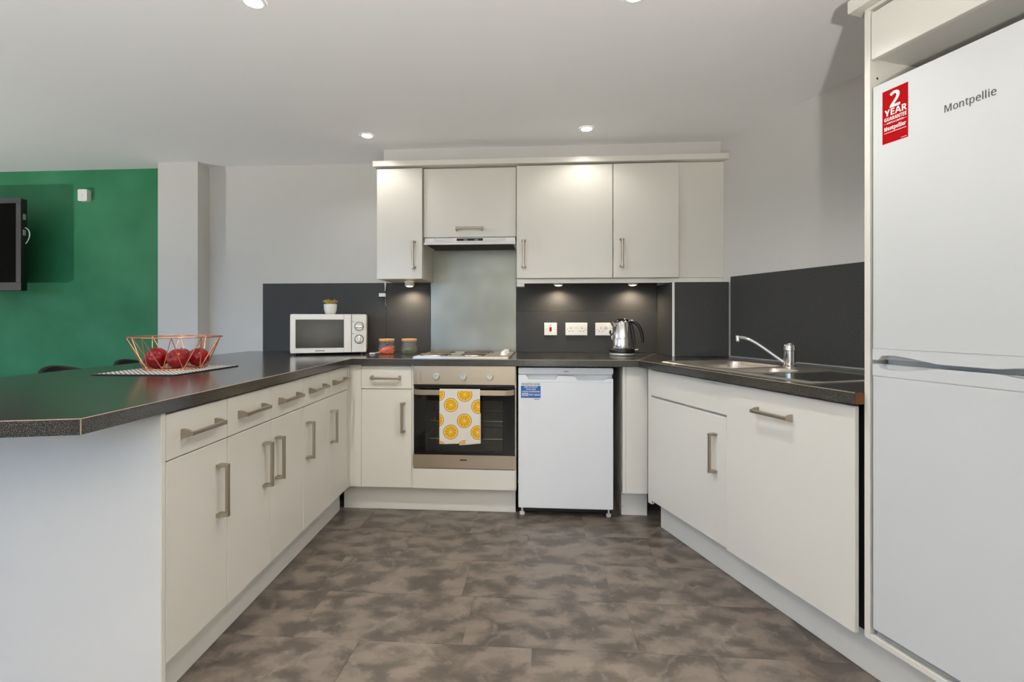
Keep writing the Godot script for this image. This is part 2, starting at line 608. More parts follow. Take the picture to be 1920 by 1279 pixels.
func build_worktops() -> void:
	# peninsula and back run in one piece, its right end cut on the mitre
	var mitre0 := Vector2(0.5245, ZF + 0.02)
	mitre0 = v2(right_run * Vector3(-0.075, 0, 0.035))
	var mitre1 := Vector2(0.735, 0.0)
	var p := PackedVector2Array([
		mitre0, Vector2(-1.142, ZF + 0.022), v2(left_run * Vector3(-0.283, 0, 0.006)), Vector2(-2.02, 2.64), Vector2(-2.14, 2.52),
		Vector2(-2.14, 0.002), Vector2(mitre1.x, 0.002)])
	var m := MB.new(lift())
	m.prism(p, WB, WT - 0.0015, 5.0, true, false)
	var lip := Geometry2D.offset_polygon(p, -0.0015)[0]
	m.prism(lip, WT - 0.0016, WT, 5.0, false, true)
	var t := thing("worktop", "long dark grey speckled worktop of the peninsula and hob wall", "worktop")
	obj("slab", m, M.worktop, t)
	# pale worn edging line along the top front arris
	var e := MB.new()
	var pts := [p[0], p[1], p[2], p[3]]
	for i in 3:
		var a := Vector3(pts[i].x, WT - 0.0012, pts[i].y)
		var b := Vector3(pts[i + 1].x, WT - 0.0012, pts[i + 1].y)
		e.tube([a, b], 0.0013, 6)
	var c2 := Vector3(p[2].x, WT, p[2].y)
	e.tube([c2, c2 - Vector3(0, WT - WB, 0)], 0.0012, 6)
	tag_label(obj("edge_wear", e, M.worn, t), "pale worn edge line")
	# sink run, with an opening for the sink
	var r0 := v2(right_run * Vector3(1.2125, 0, 0.035))
	var r1 := v2(right_run * Vector3(1.2125, 0, -0.5))
	var w0 := v2(wall_run * Vector3(0.92, 0, 0.002))
	var outer := PackedVector2Array([mitre0 + Vector2(0.002, 0), r0, r1, w0, v2(wall_run * Vector3(0.0, 0, 0.002)), Vector2(0.965, 0.002), Vector2(mitre1.x + 0.002, 0.002)])
	var hole := PackedVector2Array()
	for k in [[0.10, -0.06], [0.10, -0.49], [0.70, -0.49], [0.70, -0.06]]:
		hole.append(v2(right_run * Vector3(k[0], 0, k[1])))
	var parts := cut_hole(outer, hole)
	var m2 := MB.new(lift())
	for q in parts:
		m2.prism(q, WB, WT, 5.0)
	var t2 := thing("worktop", "short dark grey speckled worktop under the steel sink", "worktop")
	obj("slab", m2, M.worktop, t2)
	var e2 := MB.new()
	e2.tube([Vector3(mitre0.x, WT - 0.001, mitre0.y), Vector3(r0.x, WT - 0.001, r0.y)], 0.0013, 6)
	tag_label(obj("edge_wear", e2, M.worn, t2), "pale worn edge line")
	var j := MB.new()
	j.tube([Vector3(mitre0.x, WT, mitre0.y), Vector3(mitre1.x, WT, 0.01)], 0.0014, 6)
	tag_label(obj("joint_strip", j, M.silver, t2), "pale metal strip along the mitred joint")
	var cb := MB.new(right_run)
	cb.box(Vector3(1.2126, WB + 0.001, -0.04), Vector3(1.2134, WT - 0.003, 0.033))
	tag_label(obj("raw_edge", cb, M.chipboard, t2), "bare orange chipboard at the broken end")


func tag_label(o: Node3D, label: String) -> void:
	o.set_meta("label", label)


func cut_hole(outer: PackedVector2Array, hole: PackedVector2Array) -> Array:
	# splits the outer polygon along the two long sides of the hole into pieces without holes
	var out := []
	var c := Vector2.ZERO
	for q in hole:
		c += q / hole.size()
	var n := hole.size()
	for i in n:
		var a := hole[i]
		var b := hole[(i + 1) % n]
		var wedge := PackedVector2Array([a, b, b + (b - c) * 20.0, a + (a - c) * 20.0])
		for q in Geometry2D.intersect_polygons(outer, wedge):
			out.append(q)
	return out


# ------------------------------------------------------------------------------------------------ base units
func make_handle() -> ArrayMesh:
	if handle_shape:
		return handle_shape
	var m := MB.new()
	var leg := PackedVector2Array([Vector2(-0.014, 0), Vector2(-0.0135, 0.010), Vector2(-0.011, 0.021), Vector2(-0.0066, 0.030), Vector2(-0.0066, 0.037), Vector2(0.0066, 0.037), Vector2(0.0066, 0.030), Vector2(0.011, 0.021), Vector2(0.0135, 0.010), Vector2(0.014, 0)])
	# prism space (x, y, z) -> (height, out, along)
	m.xf = Transform3D(Basis(Vector3(0, 1, 0), Vector3(0, 0, 1), Vector3(1, 0, 0)), Vector3.ZERO)
	for s: float in [-1.0, 1.0]:
		m.prism(leg, s * 0.087, s * 0.077, 40.0)
	var sec := PackedVector2Array()
	for p in rrect(Vector2(0, 0.0315), 0.0136, 0.0125, 0.0045, 3):
		sec.append(p)
	m.prism(sec, -0.0866, 0.0866, 50.0)
	m.xf = Transform3D()
	handle_shape = m.done()
	return handle_shape


func handle(parent: Node, x: float, y: float, upright: bool, z := 0.0) -> void:
	var b := Basis(Vector3(0, 0, 1), PI / 2) if upright else Basis()
	obj("handle", make_handle(), M.nickel, parent, Transform3D(b, Vector3(x, y, z)))


func front(parent: Node, called: String, x0: float, x1: float, y0: float, y1: float, z := 0.0) -> MeshInstance3D:
	return obj(called, boxm(Vector3(x0 + 0.0015, y0 + 0.0015, z - 0.018), Vector3(x1 - 0.0015, y1 - 0.0015, z), 0.0016), M.cab, parent)


func carcass(parent: Node, x0: float, x1: float, y0 := 0.15, y1 := WB - 0.001, depth := 0.56, open_front := false) -> void:
	var m := MB.new()
	if open_front:
		m.box(Vector3(x0, y0, -depth), Vector3(x0 + 0.018, y1, -0.0195))
		m.box(Vector3(x1 - 0.018, y0, -depth), Vector3(x1, y1, -0.0195))
		m.box(Vector3(x0, y0, -depth), Vector3(x1, y0 + 0.018, -0.0195))
		m.box(Vector3(x0, y0, -depth), Vector3(x1, y1, -depth + 0.008))
	else:
		m.box(Vector3(x0, y0, -depth), Vector3(x1, y1, -0.0195), 0.001)
	obj("body", m, M.cab_in, parent)


func drawer_unit(run: Transform3D, s: float, widths: Array, sides: Array, label: String, group := "") -> Node3D:
	var t := thing("base_cabinet", label, "cabinet", place(run, s), group)
	var x := 0.0
	var total: float = widths.reduce(func(a, b): return a + b, 0.0)
	carcass(t, 0.0, total)
	for i in widths.size():
		var w: float = widths[i]
		var dr := front(t, "drawer", x, x + w, 0.728, 0.8635)
		handle(dr, x + w / 2, 0.794, false)
		var d := front(t, "door", x, x + w, 0.151, 0.7275)
		handle(d, x + (w - 0.052 if sides[i] > 0 else 0.046), 0.565, true)
		x += w
	return t


func plinth(run: Transform3D, x0: float, x1: float, label: String, t0 := -0.066) -> void:
	var o := obj("plinth", boxm(Vector3(x0, 0.001, t0 - 0.016), Vector3(x1, 0.147, t0), 0.001), M.plinth, self, run)
	tag(o, label, "plinth")


func build_base_units() -> void:
	# peninsula: one end panel, then a single, a double and two singles
	var ep := obj("end_panel", boxm(Vector3(-0.0185, 0.001, -1.0), Vector3(-0.0005, WB - 0.001, 0.0), 0.0015), M.cab, self, left_run)
	tag(ep, "broad cream end panel closing the near end of the peninsula", "panel")
	drawer_unit(left_run, 0.0, [0.3], [1], "narrow drawer-and-door base cabinet next to the peninsula end panel, nearest the viewer")
	drawer_unit(left_run, 0.3, [0.3, 0.3], [1, -1], "double base cabinet of two drawers over two doors with handles meeting in the middle")
	drawer_unit(left_run, 0.9, [0.3], [-1], "narrow peninsula base cabinet just right of the double cabinet, second from the inner corner")
	drawer_unit(left_run, 1.2, [0.298], [-1], "narrow peninsula base cabinet closest to the inner corner by the cooker wall")
	plinth(left_run, 0.0, 1.555, "cream plinth running under the peninsula cabinets")
	# a backing behind the peninsula units towards the stools
	var bp := obj("back_panel", boxm(Vector3(0.0, 0.001, -0.60), Vector3(1.9, WB - 0.001, -0.582), 0.001), M.cab, self, left_run)
	tag(bp, "cream panel on the back of the peninsula facing the stools", "panel")
	# corner posts
	var cp := thing("corner_post", "slim cream corner post between peninsula and the cooker-wall drawer cabinet", "panel", back_run)
	obj("post", boxm(Vector3(-1.166, 0.15, -0.03), Vector3(-1.096, WB - 0.001, -0.006), 0.001), M.cab, cp)
	obj("return", boxm(Vector3(-1.185, 0.15, -0.03), Vector3(-1.1665, WB - 0.001, 0.02), 0.001), M.cab, cp)
	drawer_unit(back_run, -1.095, [0.303], [1], "narrow drawer-and-door base cabinet left of the oven")
	plinth(back_run, -1.226, -0.190, "cream plinth under the oven and the drawer cabinet beside it")
	# oven housing
	var oh := thing("oven_housing", "cream housing unit around the built-in oven with a plain lower infill", "cabinet", back_run)
	var m := MB.new()
	m.box(Vector3(-0.792, 0.15, -0.56), Vector3(-0.783, WB - 0.001, -0.004))
	m.box(Vector3(-0.191, 0.15, -0.56), Vector3(-0.1835, WB - 0.001, -0.004))
	m.box(Vector3(-0.783, 0.15, -0.56), Vector3(-0.191, 0.168, -0.02))
	m.box(Vector3(-0.783, 0.255, -0.56), Vector3(-0.191, 0.270, -0.02))
	obj("body", m, M.cab, oh)
	obj("infill", boxm(Vector3(-0.783, 0.151, -0.019), Vector3(-0.190, 0.267, 0.0), 0.0016), M.cab, oh)
	# the post right of the small fridge
	var fp := thing("corner_post", "cream corner post between the small fridge and the sink cabinet", "panel", back_run)
	obj("side_panel", boxm(Vector3(0.421, 0.15, -0.56), Vector3(0.439, WB - 0.001, -0.001), 0.001), M.cab, fp)
	obj("post", boxm(Vector3(0.4395, 0.15, -0.02), Vector3(0.561, WB - 0.001, 0.0), 0.001), M.cab, fp)
	var pl := thing("plinth", "short cream plinth piece below the corner post beside the small fridge", "plinth", back_run)
	obj("board", boxm(Vector3(0.424, 0.001, -0.09), Vector3(0.571, 0.149, -0.072), 0.001), M.plinth, pl)
	obj("return", boxm(Vector3(0.424, 0.001, -0.5), Vector3(0.436, 0.149, -0.091), 0.001), M.plinth, pl)
	for y in [0.121, 0.05]:
		var s := MB.new(Transform3D(Basis(Vector3.RIGHT, PI / 2), Vector3(0.431, y, -0.072)))
		s.lathe([Vector2(0.003, 0), Vector2(0.002, 0.001), Vector2(0, 0.001)], Vector3.ZERO, 10)
		obj("screw_head", s, M.grey_plastic, pl)
	# sink cabinet and dishwasher on the splayed run
	var rp := obj("corner_post", boxm(Vector3(-0.036, 0.13, -0.02), Vector3(-0.001, WB - 0.001, -0.003), 0.001), M.cab, self, right_run)
	tag(rp, "narrow cream filler strip at the left edge of the sink cabinet", "panel")
	var sc := thing("base_cabinet", "sink base cabinet with a false drawer front over one door", "cabinet", right_run)
	var cm := MB.new()
	cm.box(Vector3(0, 0.15, -0.54), Vector3(0.018, WB - 0.001, -0.0195))
	cm.box(Vector3(0.58, 0.15, -0.54), Vector3(0.598, WB - 0.001, -0.0195))
	cm.box(Vector3(0.018, 0.15, -0.54), Vector3(0.58, 0.168, -0.0195))
	cm.box(Vector3(0.018, 0.69, -0.035), Vector3(0.58, 0.745, -0.0205))
	obj("body", cm, M.cab_in, sc)
	front(sc, "false_drawer_front", 0.0, 0.6, 0.7215, 0.862)
	var sd := front(sc, "door", 0.0, 0.596, 0.150, 0.714)
	handle(sd, 0.522, 0.545, true)
	var dw := thing("dishwasher", "integrated dishwasher behind a tall cream door with one horizontal handle", "dishwasher", place(right_run, 0.6))
	obj("tub", boxm(Vector3(0.008, 0.15, -0.54), Vector3(0.59, WB - 0.004, -0.03), 0.002), M.dark, dw)
	var dd := MB.new(Transform3D(Basis(Vector3.UP, -0.012), Vector3(0, 0, 0.008)))
	dd.box(Vector3(0.003, 0.150, -0.018), Vector3(0.595, 0.862, 0.0), 0.0016)
	var door := obj("door", dd, M.cab, dw)
	handle(door, 0.268, 0.778, false, 0.0085)
	plinth(right_run, 0.0, 1.86, "long cream plinth under the sink cabinet, dishwasher and tall fridge", -0.06)


# ------------------------------------------------------------------------------------------------ wall units
func build_wall_units() -> void:
	var z := 0.32
	var y0 := 1.394
	var y1 := 2.105
	var names := [[-1.099, 0.298, -0.855, "narrow cream wall cabinet at the left end, over the jars"], [-0.199, 0.601, -0.152, "wide cream wall cabinet with its handle at lower left, right of the hood"], [0.4035, 0.4015, 0.457, "cream wall cabinet beside the corner filler, over the kettle"]]
	for n in names:
		var t := thing("wall_cabinet", n[3], "cabinet", at(n[0], 0, z))
		var w: float = n[1]
		obj("body", boxm(Vector3(0.001, y0, -0.319), Vector3(w - 0.001, y1 + 0.004, -0.0195), 0.001), M.cab, t)
		var d := front(t, "door", 0, w, y0 - 0.001, y1)
		handle(d, n[2] - n[0], 1.548, true)
		if n[0] > 0.3:
			obj("filler_panel", boxm(Vector3(w + 0.001, y0, -0.04), Vector3(w + 0.274, y1 + 0.004, -0.021), 0.001), M.cab, t)
	# hood cabinet
	var h := thing("extractor_hood", "built-in extractor hood behind a cream lift-up door above the hob", "hood", at(-0.799, 0, 0.298))
	obj("body", boxm(Vector3(0.001, 1.665, -0.297), Vector3(0.597, y1 + 0.004, -0.0195), 0.001), M.cab, h)
	var hd := front(h, "door", 0.0, 0.598, 1.66, 2.103)
	handle(hd, 0.30, 1.714, false)
	var g := MB.new()
	g.box(Vector3(0.006, 1.630, -0.29), Vector3(0.592, 1.6585, -0.004), 0.001)
	obj("filter_housing", g, M.plastic, h)
	obj("visor", boxm(Vector3(0.004, 1.614, -0.26), Vector3(0.594, 1.6275, 0.006), 0.002), M.plastic, h)
	obj("shaded_underside", boxm(Vector3(0.02, 1.6115, -0.255), Vector3(0.578, 1.6138, -0.012), 0.001), M.filter, h)  # dark plate that paints in the shade below the visor
	for q in [[0.065, 0.20, M.silver], [0.215, 0.385, M.dark], [0.40, 0.53, M.silver]]:
		obj("grille", boxm(Vector3(q[0], 1.638, -0.006), Vector3(q[1], 1.6535, -0.0025), 0.001), q[2], h)
	for q in [0.26, 0.33]:
		obj("slide_switch", boxm(Vector3(q, 1.641, -0.003), Vector3(q + 0.025, 1.648, 0.0), 0.001), M.grey_plastic, h)
	# cornice and pelmet
	var c := MB.new()
	c.box(Vector3(-1.117, 2.112, 0.03), Vector3(1.098, 2.147, 0.346), 0.002)
	tag(obj("cornice", c, M.cab, self, Transform3D()), "long cream cornice board along the top of the wall cabinets", "cornice")
	var p := thing("pelmet", "cream light pelmet under the wide wall cabinets and corner filler", "pelmet")
	obj("board", boxm(Vector3(-0.198, 1.363, 0.282), Vector3(1.075, 1.3925, 0.3005), 0.001), M.cab, p)
	obj("end_block", boxm(Vector3(-0.198, 1.343, 0.24), Vector3(-0.150, 1.3625, 0.300), 0.001), M.cab, p)
	# cable hanging under the left cabinet
	var k := thing("cable_connector", "white flex and small connector hanging under the left wall cabinet", "cable", at(-1.14, 1.38, 0.02))
	var cord := MB.new()
	cord.tube(bez(Vector3(0, 0.015, 0.0), Vector3(0, 0, 0), Vector3(0, -0.02, 0.0), Vector3(-0.004, -0.045, 0.0), 6), [0.0075, 0.007, 0.006, 0.005, 0.004, 0.003, 0.003], 8)
	obj("cord", cord, M.plastic, k)
	obj("connector", boxm(Vector3(-0.045, -0.085, -0.008), Vector3(0.002, -0.060, 0.008), 0.002), M.plastic, k)
	var loose := MB.new()
	loose.tube(bez(Vector3(0, -0.085, 0), Vector3(0.0, -0.11, -0.005), Vector3(-0.006, -0.13, -0.005), Vector3(0.004, -0.15, -0.005)), 0.0016, 6)
	obj("loose_wire", loose, M.grey_plastic, k)


func build_splashbacks() -> void:
	var q := [[-2.043, -1.139, "dark slate splashback panel behind the microwave"], [-1.1375, -0.822, "dark slate splashback panel behind the glass jars"]]
	for p in q:
		tag(obj("splashback", boxm(Vector3(p[0], WT + 0.001, 0.0005), Vector3(p[1], 1.393, 0.009 if p[0] < -2.0 else 0.0075), 0.001), M.splash), p[2], "splashback")
	var sb := thing("splashback", "dark slate splashback in two panels behind the sockets and kettle", "splashback")
	obj("lower_panel", boxm(Vector3(-0.218, WT + 0.001, 0.0005), Vector3(0.738, 1.1915, 0.0075), 0.001), M.splash, sb)
	obj("upper_panel", boxm(Vector3(-0.218, 1.1925, 0.0005), Vector3(0.738, 1.393, 0.0065), 0.001), M.splash, sb)
	tag(obj("steel_splashback", boxm(Vector3(-0.82, WT + 0.001, 0.0005), Vector3(-0.22, 1.66, 0.006), 0.001), M.steel_dull), "brushed stainless steel splashback sheet behind the hob", "splashback")
	# boxed-in corner
	var b := MB.new(lift())
	b.prism(PackedVector2Array([Vector2(0.752, 0.004), Vector2(0.768, 0.352), Vector2(1.095, 0.352), Vector2(0.962, 0.004)]), WT + 0.001, 1.3625)
	var o := struct("wall_boxing", b, M.wall, "boxed-in corner faced with dark slate panels between socket wall and sink wall")
	var sp := MB.new(lift())
	sp.prism(PackedVector2Array([Vector2(0.7385, 0.009), Vector2(0.753, 0.36), Vector2(0.7665, 0.36), Vector2(0.7515, 0.009)]), WT + 0.001, 1.362)
	obj("side_panel", sp, M.splash, o)
	obj("edge_strip", boxm(Vector3(0.753, WT + 0.001, 0.3605), Vector3(0.767, 1.362, 0.3635), 0.0006), M.plastic, o)
	# the front panel bows out a little at its foot
	var fp := MB.new()
	var nx := 16
	var ny := 24
	var g := []
	for j in ny + 1:
		var row := []
		for i in nx + 1:
			var u := float(i) / nx
			var v := float(j) / ny
			var bow := 0.010 * exp(-pow((u - 0.52) / 0.24, 2.0)) * exp(-pow((v - 0.06) / 0.055, 2.0))
			row.append(Vector3(lerpf(0.7675, 1.088, u), lerpf(WT + 0.002, 1.362, v), 0.361 + bow))
		g.append(row)
	grid_mesh(fp, g, Vector3(0, 0, 1))
	fp.box(Vector3(0.7675, WT + 0.002, 0.3525), Vector3(1.088, 1.362, 0.3605))
	obj("front_panel", fp, M.splash, o)
	var r := obj("splashback", boxm(Vector3(0.064, WT + 0.001, 0.0005), Vector3(0.925, 1.393, 0.008), 0.001), M.splash, self, wall_run)
	tag(r, "dark slate splashback panel on the splayed wall behind the tap", "splashback")
	var tr := obj("sealing_strip", boxm(Vector3(0.055, WT + 0.0005, 0.0085), Vector3(0.92, WT + 0.008, 0.015), 0.001), M.grey_plastic, self, wall_run)
	tag(tr, "thin grey sealing strip along the foot of the sink splashback", "strip")


func grid_mesh(m: MB, g: Array, facing: Vector3, uv := false) -> void:
	var h := g.size()
	var w: int = g[0].size()
	var nn := []
	for j in h:
		var row := []
		for i in w:
			var dx: Vector3 = g[j][mini(i + 1, w - 1)] - g[j][maxi(i - 1, 0)]
			var dy: Vector3 = g[mini(j + 1, h - 1)][i] - g[maxi(j - 1, 0)][i]
			var n := dx.cross(dy).normalized()
			row.append(n if facing == Vector3.ZERO or n.dot(facing) >= 0 else -n)
		nn.append(row)
	m.uvs = uv
	for j in h - 1:
		for i in w - 1:
			var ua := Vector2(float(i) / (w - 1), float(j) / (h - 1))
			var ud := Vector2(float(i + 1) / (w - 1), float(j + 1) / (h - 1))
			m.tri(g[j][i], g[j][i + 1], g[j + 1][i + 1], nn[j][i], nn[j][i + 1], nn[j + 1][i + 1], ua, Vector2(ud.x, ua.y), ud)
			m.tri(g[j][i], g[j + 1][i + 1], g[j + 1][i], nn[j][i], nn[j + 1][i + 1], nn[j + 1][i], ua, ud, Vector2(ua.x, ud.y))


# ------------------------------------------------------------------------------------------------ oven, towel, hob
func build_oven() -> void:
	var x0 := -0.781
	var x1 := -0.187
	var o := thing("oven", "built-in stainless steel oven with a dark glass door and bar handle", "oven", back_run)
	var cav := MB.new()                                    # an open-fronted liner
	var a := Vector3(-0.745, 0.30, -0.43)
	var b := Vector3(-0.225, 0.70, -0.032)
	cav.box(Vector3(a.x - 0.02, a.y - 0.02, a.z - 0.02), Vector3(b.x + 0.02, b.y + 0.02, a.z))
	cav.box(Vector3(a.x - 0.02, a.y - 0.02, a.z), Vector3(a.x, b.y + 0.02, b.z))
	cav.box(Vector3(b.x, a.y - 0.02, a.z), Vector3(b.x + 0.02, b.y + 0.02, b.z))
	cav.box(Vector3(a.x, a.y - 0.02, a.z), Vector3(b.x, a.y, b.z))
	cav.box(Vector3(a.x, b.y, a.z), Vector3(b.x, b.y + 0.02, b.z))
	obj("cavity", cav, M.oven_in, o)
	for y in [0.535, 0.43]:
		var rk := MB.new()
		rk.tube([Vector3(a.x + 0.012, y, -0.06), Vector3(b.x - 0.012, y, -0.06)], 0.004, 6)
		rk.tube([Vector3(a.x + 0.012, y, -0.40), Vector3(b.x - 0.012, y, -0.40)], 0.004, 6)
		for k in 13:
			var x := lerpf(a.x + 0.012, b.x - 0.012, k / 12.0)
			rk.tube([Vector3(x, y, -0.40), Vector3(x, y, -0.06)], 0.002, 5)
		obj("rack", rk, M.chrome, o)
	obj("control_panel", boxm(Vector3(x0, 0.7565, -0.03), Vector3(x1, 0.866, 0.004), 0.002), M.steel, o)
	obj("panel_trim", boxm(Vector3(x0 + 0.001, 0.8475, 0.004), Vector3(x1 - 0.001, 0.8655, 0.0052), 0.0005), M.steel, o)
	for x in [-0.645, -0.488, -0.333]:
		var k := MB.new(Transform3D(Basis(Vector3.RIGHT, PI / 2), Vector3(x, 0.803, 0.0045)))
		k.lathe([Vector2(0.021, 0), Vector2(0.021, 0.002), Vector2(0.0185, 0.003), Vector2(0.0175, 0.018), Vector2(0.016, 0.0205), Vector2(0, 0.0215)], Vector3.ZERO, 28)
		var kn := obj("knob", k, M.silver, o)
		obj("pointer", boxm(Vector3(x - 0.0012, 0.806, 0.0255), Vector3(x + 0.0012, 0.818, 0.0268)), M.ink, kn)
		for d in 7:
			var an := PI * (0.15 + 0.117 * d * 2.0)
			var c := Vector3(x + cos(an) * 0.029, 0.803 + sin(an) * 0.029, 0.0046)
			if d % 2 == 0:
				obj("dial_mark", boxm(c - Vector3(0.0012, 0.0012, 0.0004), c + Vector3(0.0012, 0.0012, 0.0004)), M.ink, kn)
	obj("vent_gap", boxm(Vector3(x0 + 0.004, 0.7445, -0.03), Vector3(x1 - 0.004, 0.7560, -0.012)), M.black, o)
	# door: black glass border with a clear window, steel foot
	var d := MB.new()
	var wx0 := -0.713
	var wx1 := -0.259
	var wy0 := 0.365
	var wy1 := 0.664
	d.box(Vector3(x0, wy1, -0.028), Vector3(x1, 0.7435, 0.0))
	d.box(Vector3(x0, 0.3505, -0.028), Vector3(x1, wy0, 0.0))
	d.box(Vector3(x0, wy0, -0.028), Vector3(wx0, wy1, 0.0))
	d.box(Vector3(wx1, wy0, -0.028), Vector3(x1, wy1, 0.0))
	var door := obj("door", d, M.black_gloss, o)
	obj("window_pane", boxm(Vector3(wx0, wy0, -0.006), Vector3(wx1, wy1, -0.001)), M.oven_pane, door)
	for s in [[x0 - 0.0015, x0 + 0.0015], [x1 - 0.0015, x1 + 0.0015]]:
		obj("side_trim", boxm(Vector3(s[0], 0.351, -0.028), Vector3(s[1], 0.743, 0.001)), M.silver, door)
	var ft := MB.new()
	var foot := PackedVector2Array([Vector2(x0 - 0.004, 0.350), Vector2(x1 + 0.002, 0.350), Vector2(x1 + 0.002, 0.2725)])
	for i in 7:
		var an := PI / 2 * i / 6.0
		foot.append(Vector2(x0 - 0.004 + 0.018 - sin(an) * 0.018, 0.2725 + 0.018 - cos(an) * 0.018))
	ft.prism(foot, -0.028, 0.004)
	var fo := obj("foot_panel", ft, M.steel, door)
	obj("badge", boxm(Vector3(-0.508, 0.318, 0.004), Vector3(-0.468, 0.3255, 0.0048)), M.black, fo)
	# flat bowed handle
	var hb := MB.new()
	var path := PackedVector2Array([Vector2(x0 + 0.004, 0.0), Vector2(x0 + 0.010, 0.022), Vector2(x0 + 0.028, 0.036), Vector2(x0 + 0.06, 0.042), Vector2(x1 - 0.06, 0.042), Vector2(x1 - 0.028, 0.036), Vector2(x1 - 0.010, 0.022), Vector2(x1 - 0.004, 0.0)])
	var inner := PackedVector2Array()
	for i in path.size():
		var p := path[path.size() - 1 - i]
		inner.append(Vector2(p.x + (0.010 if p.x < -0.5 else -0.010) * (1.0 if p.y < 0.041 else 0.0), p.y - (0.010 if p.y > 0.001 else 0.0)))
	path.append_array(inner)
	hb.xf = lift()
	hb.prism(path, 0.702, 0.731, 30.0)
	obj("handle", hb, M.steel, door)


func slice_texture() -> ImageTexture:
	var w := 512
	var h := 696
	var img := Image.create(w, h, false, Image.FORMAT_RGB8)
	img.fill(c8(222, 214, 204))
	# centres and radius in pixels of the towel's front, as fractions of its width
	var spots := [[530, 400, 88], [705, 265, 92], [878, 420, 92], [698, 603, 92], [527, 743, 92], [352, 590, 88], [868, 752, 90], [362, 262, 90], [700, 943, 90], [380, 943, 88], [1045, 590, 88]]
	var k := w / 510.0
	for s in spots:
		var c := Vector2((s[0] - 385) * k, (s[1] - 200) * k)
		var r: float = s[2] * k
		for y in range(maxi(0, int(c.y - r - 2)), mini(h, int(c.y + r + 3))):
			for x in range(maxi(0, int(c.x - r - 2)), mini(w, int(c.x + r + 3))):
				var v := Vector2(x, y) - c
				var d := v.length() / r
				if d > 1.0:
					continue
				var col: Color
				if d > 0.95:
					col = c8(120, 84, 40)
				elif d > 0.90:
					col = c8(200, 156, 30)
				elif d > 0.80:
					col = c8(240, 214, 140)
				else:
					var ang := fposmod(v.angle() / TAU * 10.0 + 0.2, 1.0)
					var edge := minf(ang, 1.0 - ang) * d
					col = c8(238, 208, 120) if edge < 0.035 or d < 0.09 else c8(226, 174, 16).lerp(c8(208, 148, 8), 0.5 + 0.5 * sin(d * 9.0 + v.angle() * 23.0))
				img.set_pixel(x, y, col)
	img.generate_mipmaps()
	return ImageTexture.create_from_image(img)


func build_towel() -> void:
	M.towel = mat(Color.WHITE, 0.9, 0.0, 0.2)
	M.towel.albedo_texture = slice_texture()
	M.towel_back = mat(c8(218, 211, 202), 0.9, 0.0, 0.2)
	var t := thing("tea_towel", "white tea towel printed with yellow citrus slices on the oven handle", "towel", back_run)
	var x0 := -0.619
	var x1 := -0.386
	var front_ := MB.new()
	var g := []
	for j in 31:
		var v := j / 30.0
		var row := []
		for i in 25:
			var u := i / 24.0
			var y := lerpf(0.7365, 0.424 + 0.006 * u, v)
			var z := 0.0465 + 0.0035 * sin(u * 6.0 + 0.6) * v + 0.002 * sin(u * 15.0) * v * v
			if v < 0.03:
				z -= 0.004
			row.append(Vector3(lerpf(x0, x1, u), y, z))
		g.append(row)
	grid_mesh(front_, g, Vector3(0, 0, 1), true)
	obj("front_fold", front_, M.towel, t)
	var back := MB.new()
	var prof := []
	for k in 9:
		var an := PI * k / 8.0
		prof.append(Vector2(0.037 + cos(an) * 0.009, 0.7335 + sin(an) * 0.004))
	var pts: Array = [Vector2(0.0445, 0.428)] + prof + [Vector2(0.028, 0.56)]
	var gb := []
	for p: Vector2 in pts:
		var row := []
		for i in 9:
			row.append(Vector3(lerpf(x0 + 0.001, x1 - 0.001, i / 8.0), p.y, p.x + (0.003 * sin(i * 0.75 + 0.6) if p == pts[0] else 0.0)))
		gb.append(row)
	grid_mesh(back, gb, Vector3.ZERO)
	obj("back_fold", back, M.towel_back, t)
	var under := MB.new()
	var gu := []
	for j in 13:
		var row := []
		for i in 13:
			var u := i / 12.0
			row.append(Vector3(lerpf(-0.505, -0.3815, u), lerpf(0.60, 0.4165 + 0.012 * u, j / 12.0), 0.0405 + 0.0025 * sin(u * 4.0)))
		gu.append(row)
	grid_mesh(under, gu, Vector3(0, 0, 1), true)
	obj("under_fold", under, M.towel_back, t)


func build_hob() -> void:
	var o := thing("hob", "stainless steel electric hob with four solid hotplates set in worktop", "hob", at(-0.51, WT, 0.33))
	var m := MB.new(lift())
	m.prism(rrect(Vector2.ZERO, 0.58, 0.49, 0.012), 0.0003, 0.005, 40.0, true, false)
	m.prism(Geometry2D.offset_polygon(rrect(Vector2.ZERO, 0.58, 0.49, 0.012), -0.006)[0], 0.005, 0.009, 40.0, false, true)
	obj("plate", m, M.sink, o)
	for p in [[-0.18, 0.10, 0.09], [-0.18, -0.12, 0.0725], [0.06, 0.10, 0.0725], [0.06, -0.12, 0.09]]:
		var c := MB.new()
		var r: float = p[2]
		c.lathe([Vector2(r + 0.010, 0.008), Vector2(r + 0.009, 0.013), Vector2(r + 0.003, 0.0135)], Vector3(p[0], 0, p[1]), 40)
		var ring := obj("hotplate", c, M.chrome, o)
		var h := MB.new()
		h.lathe([Vector2(r + 0.002, 0.009), Vector2(r + 0.002, 0.0165), Vector2(r, 0.0175), Vector2(r * 0.3, 0.0175), Vector2(r * 0.28, 0.0160), Vector2(0, 0.0160)], Vector3(p[0], 0, p[1]), 40)
		obj("plate_disc", h, M.hotplate if M.has("hotplate") else M.dark, ring)
	for k in 4:
		var b := MB.new()
		b.lathe([Vector2(0.022, 0.009), Vector2(0.022, 0.011), Vector2(0.018, 0.012), Vector2(0.016, 0.030), Vector2(0.013, 0.032), Vector2(0, 0.032)], Vector3(0.237, 0, -0.15 + 0.075 * k), 24)
		obj("knob", b, M.plastic, o)


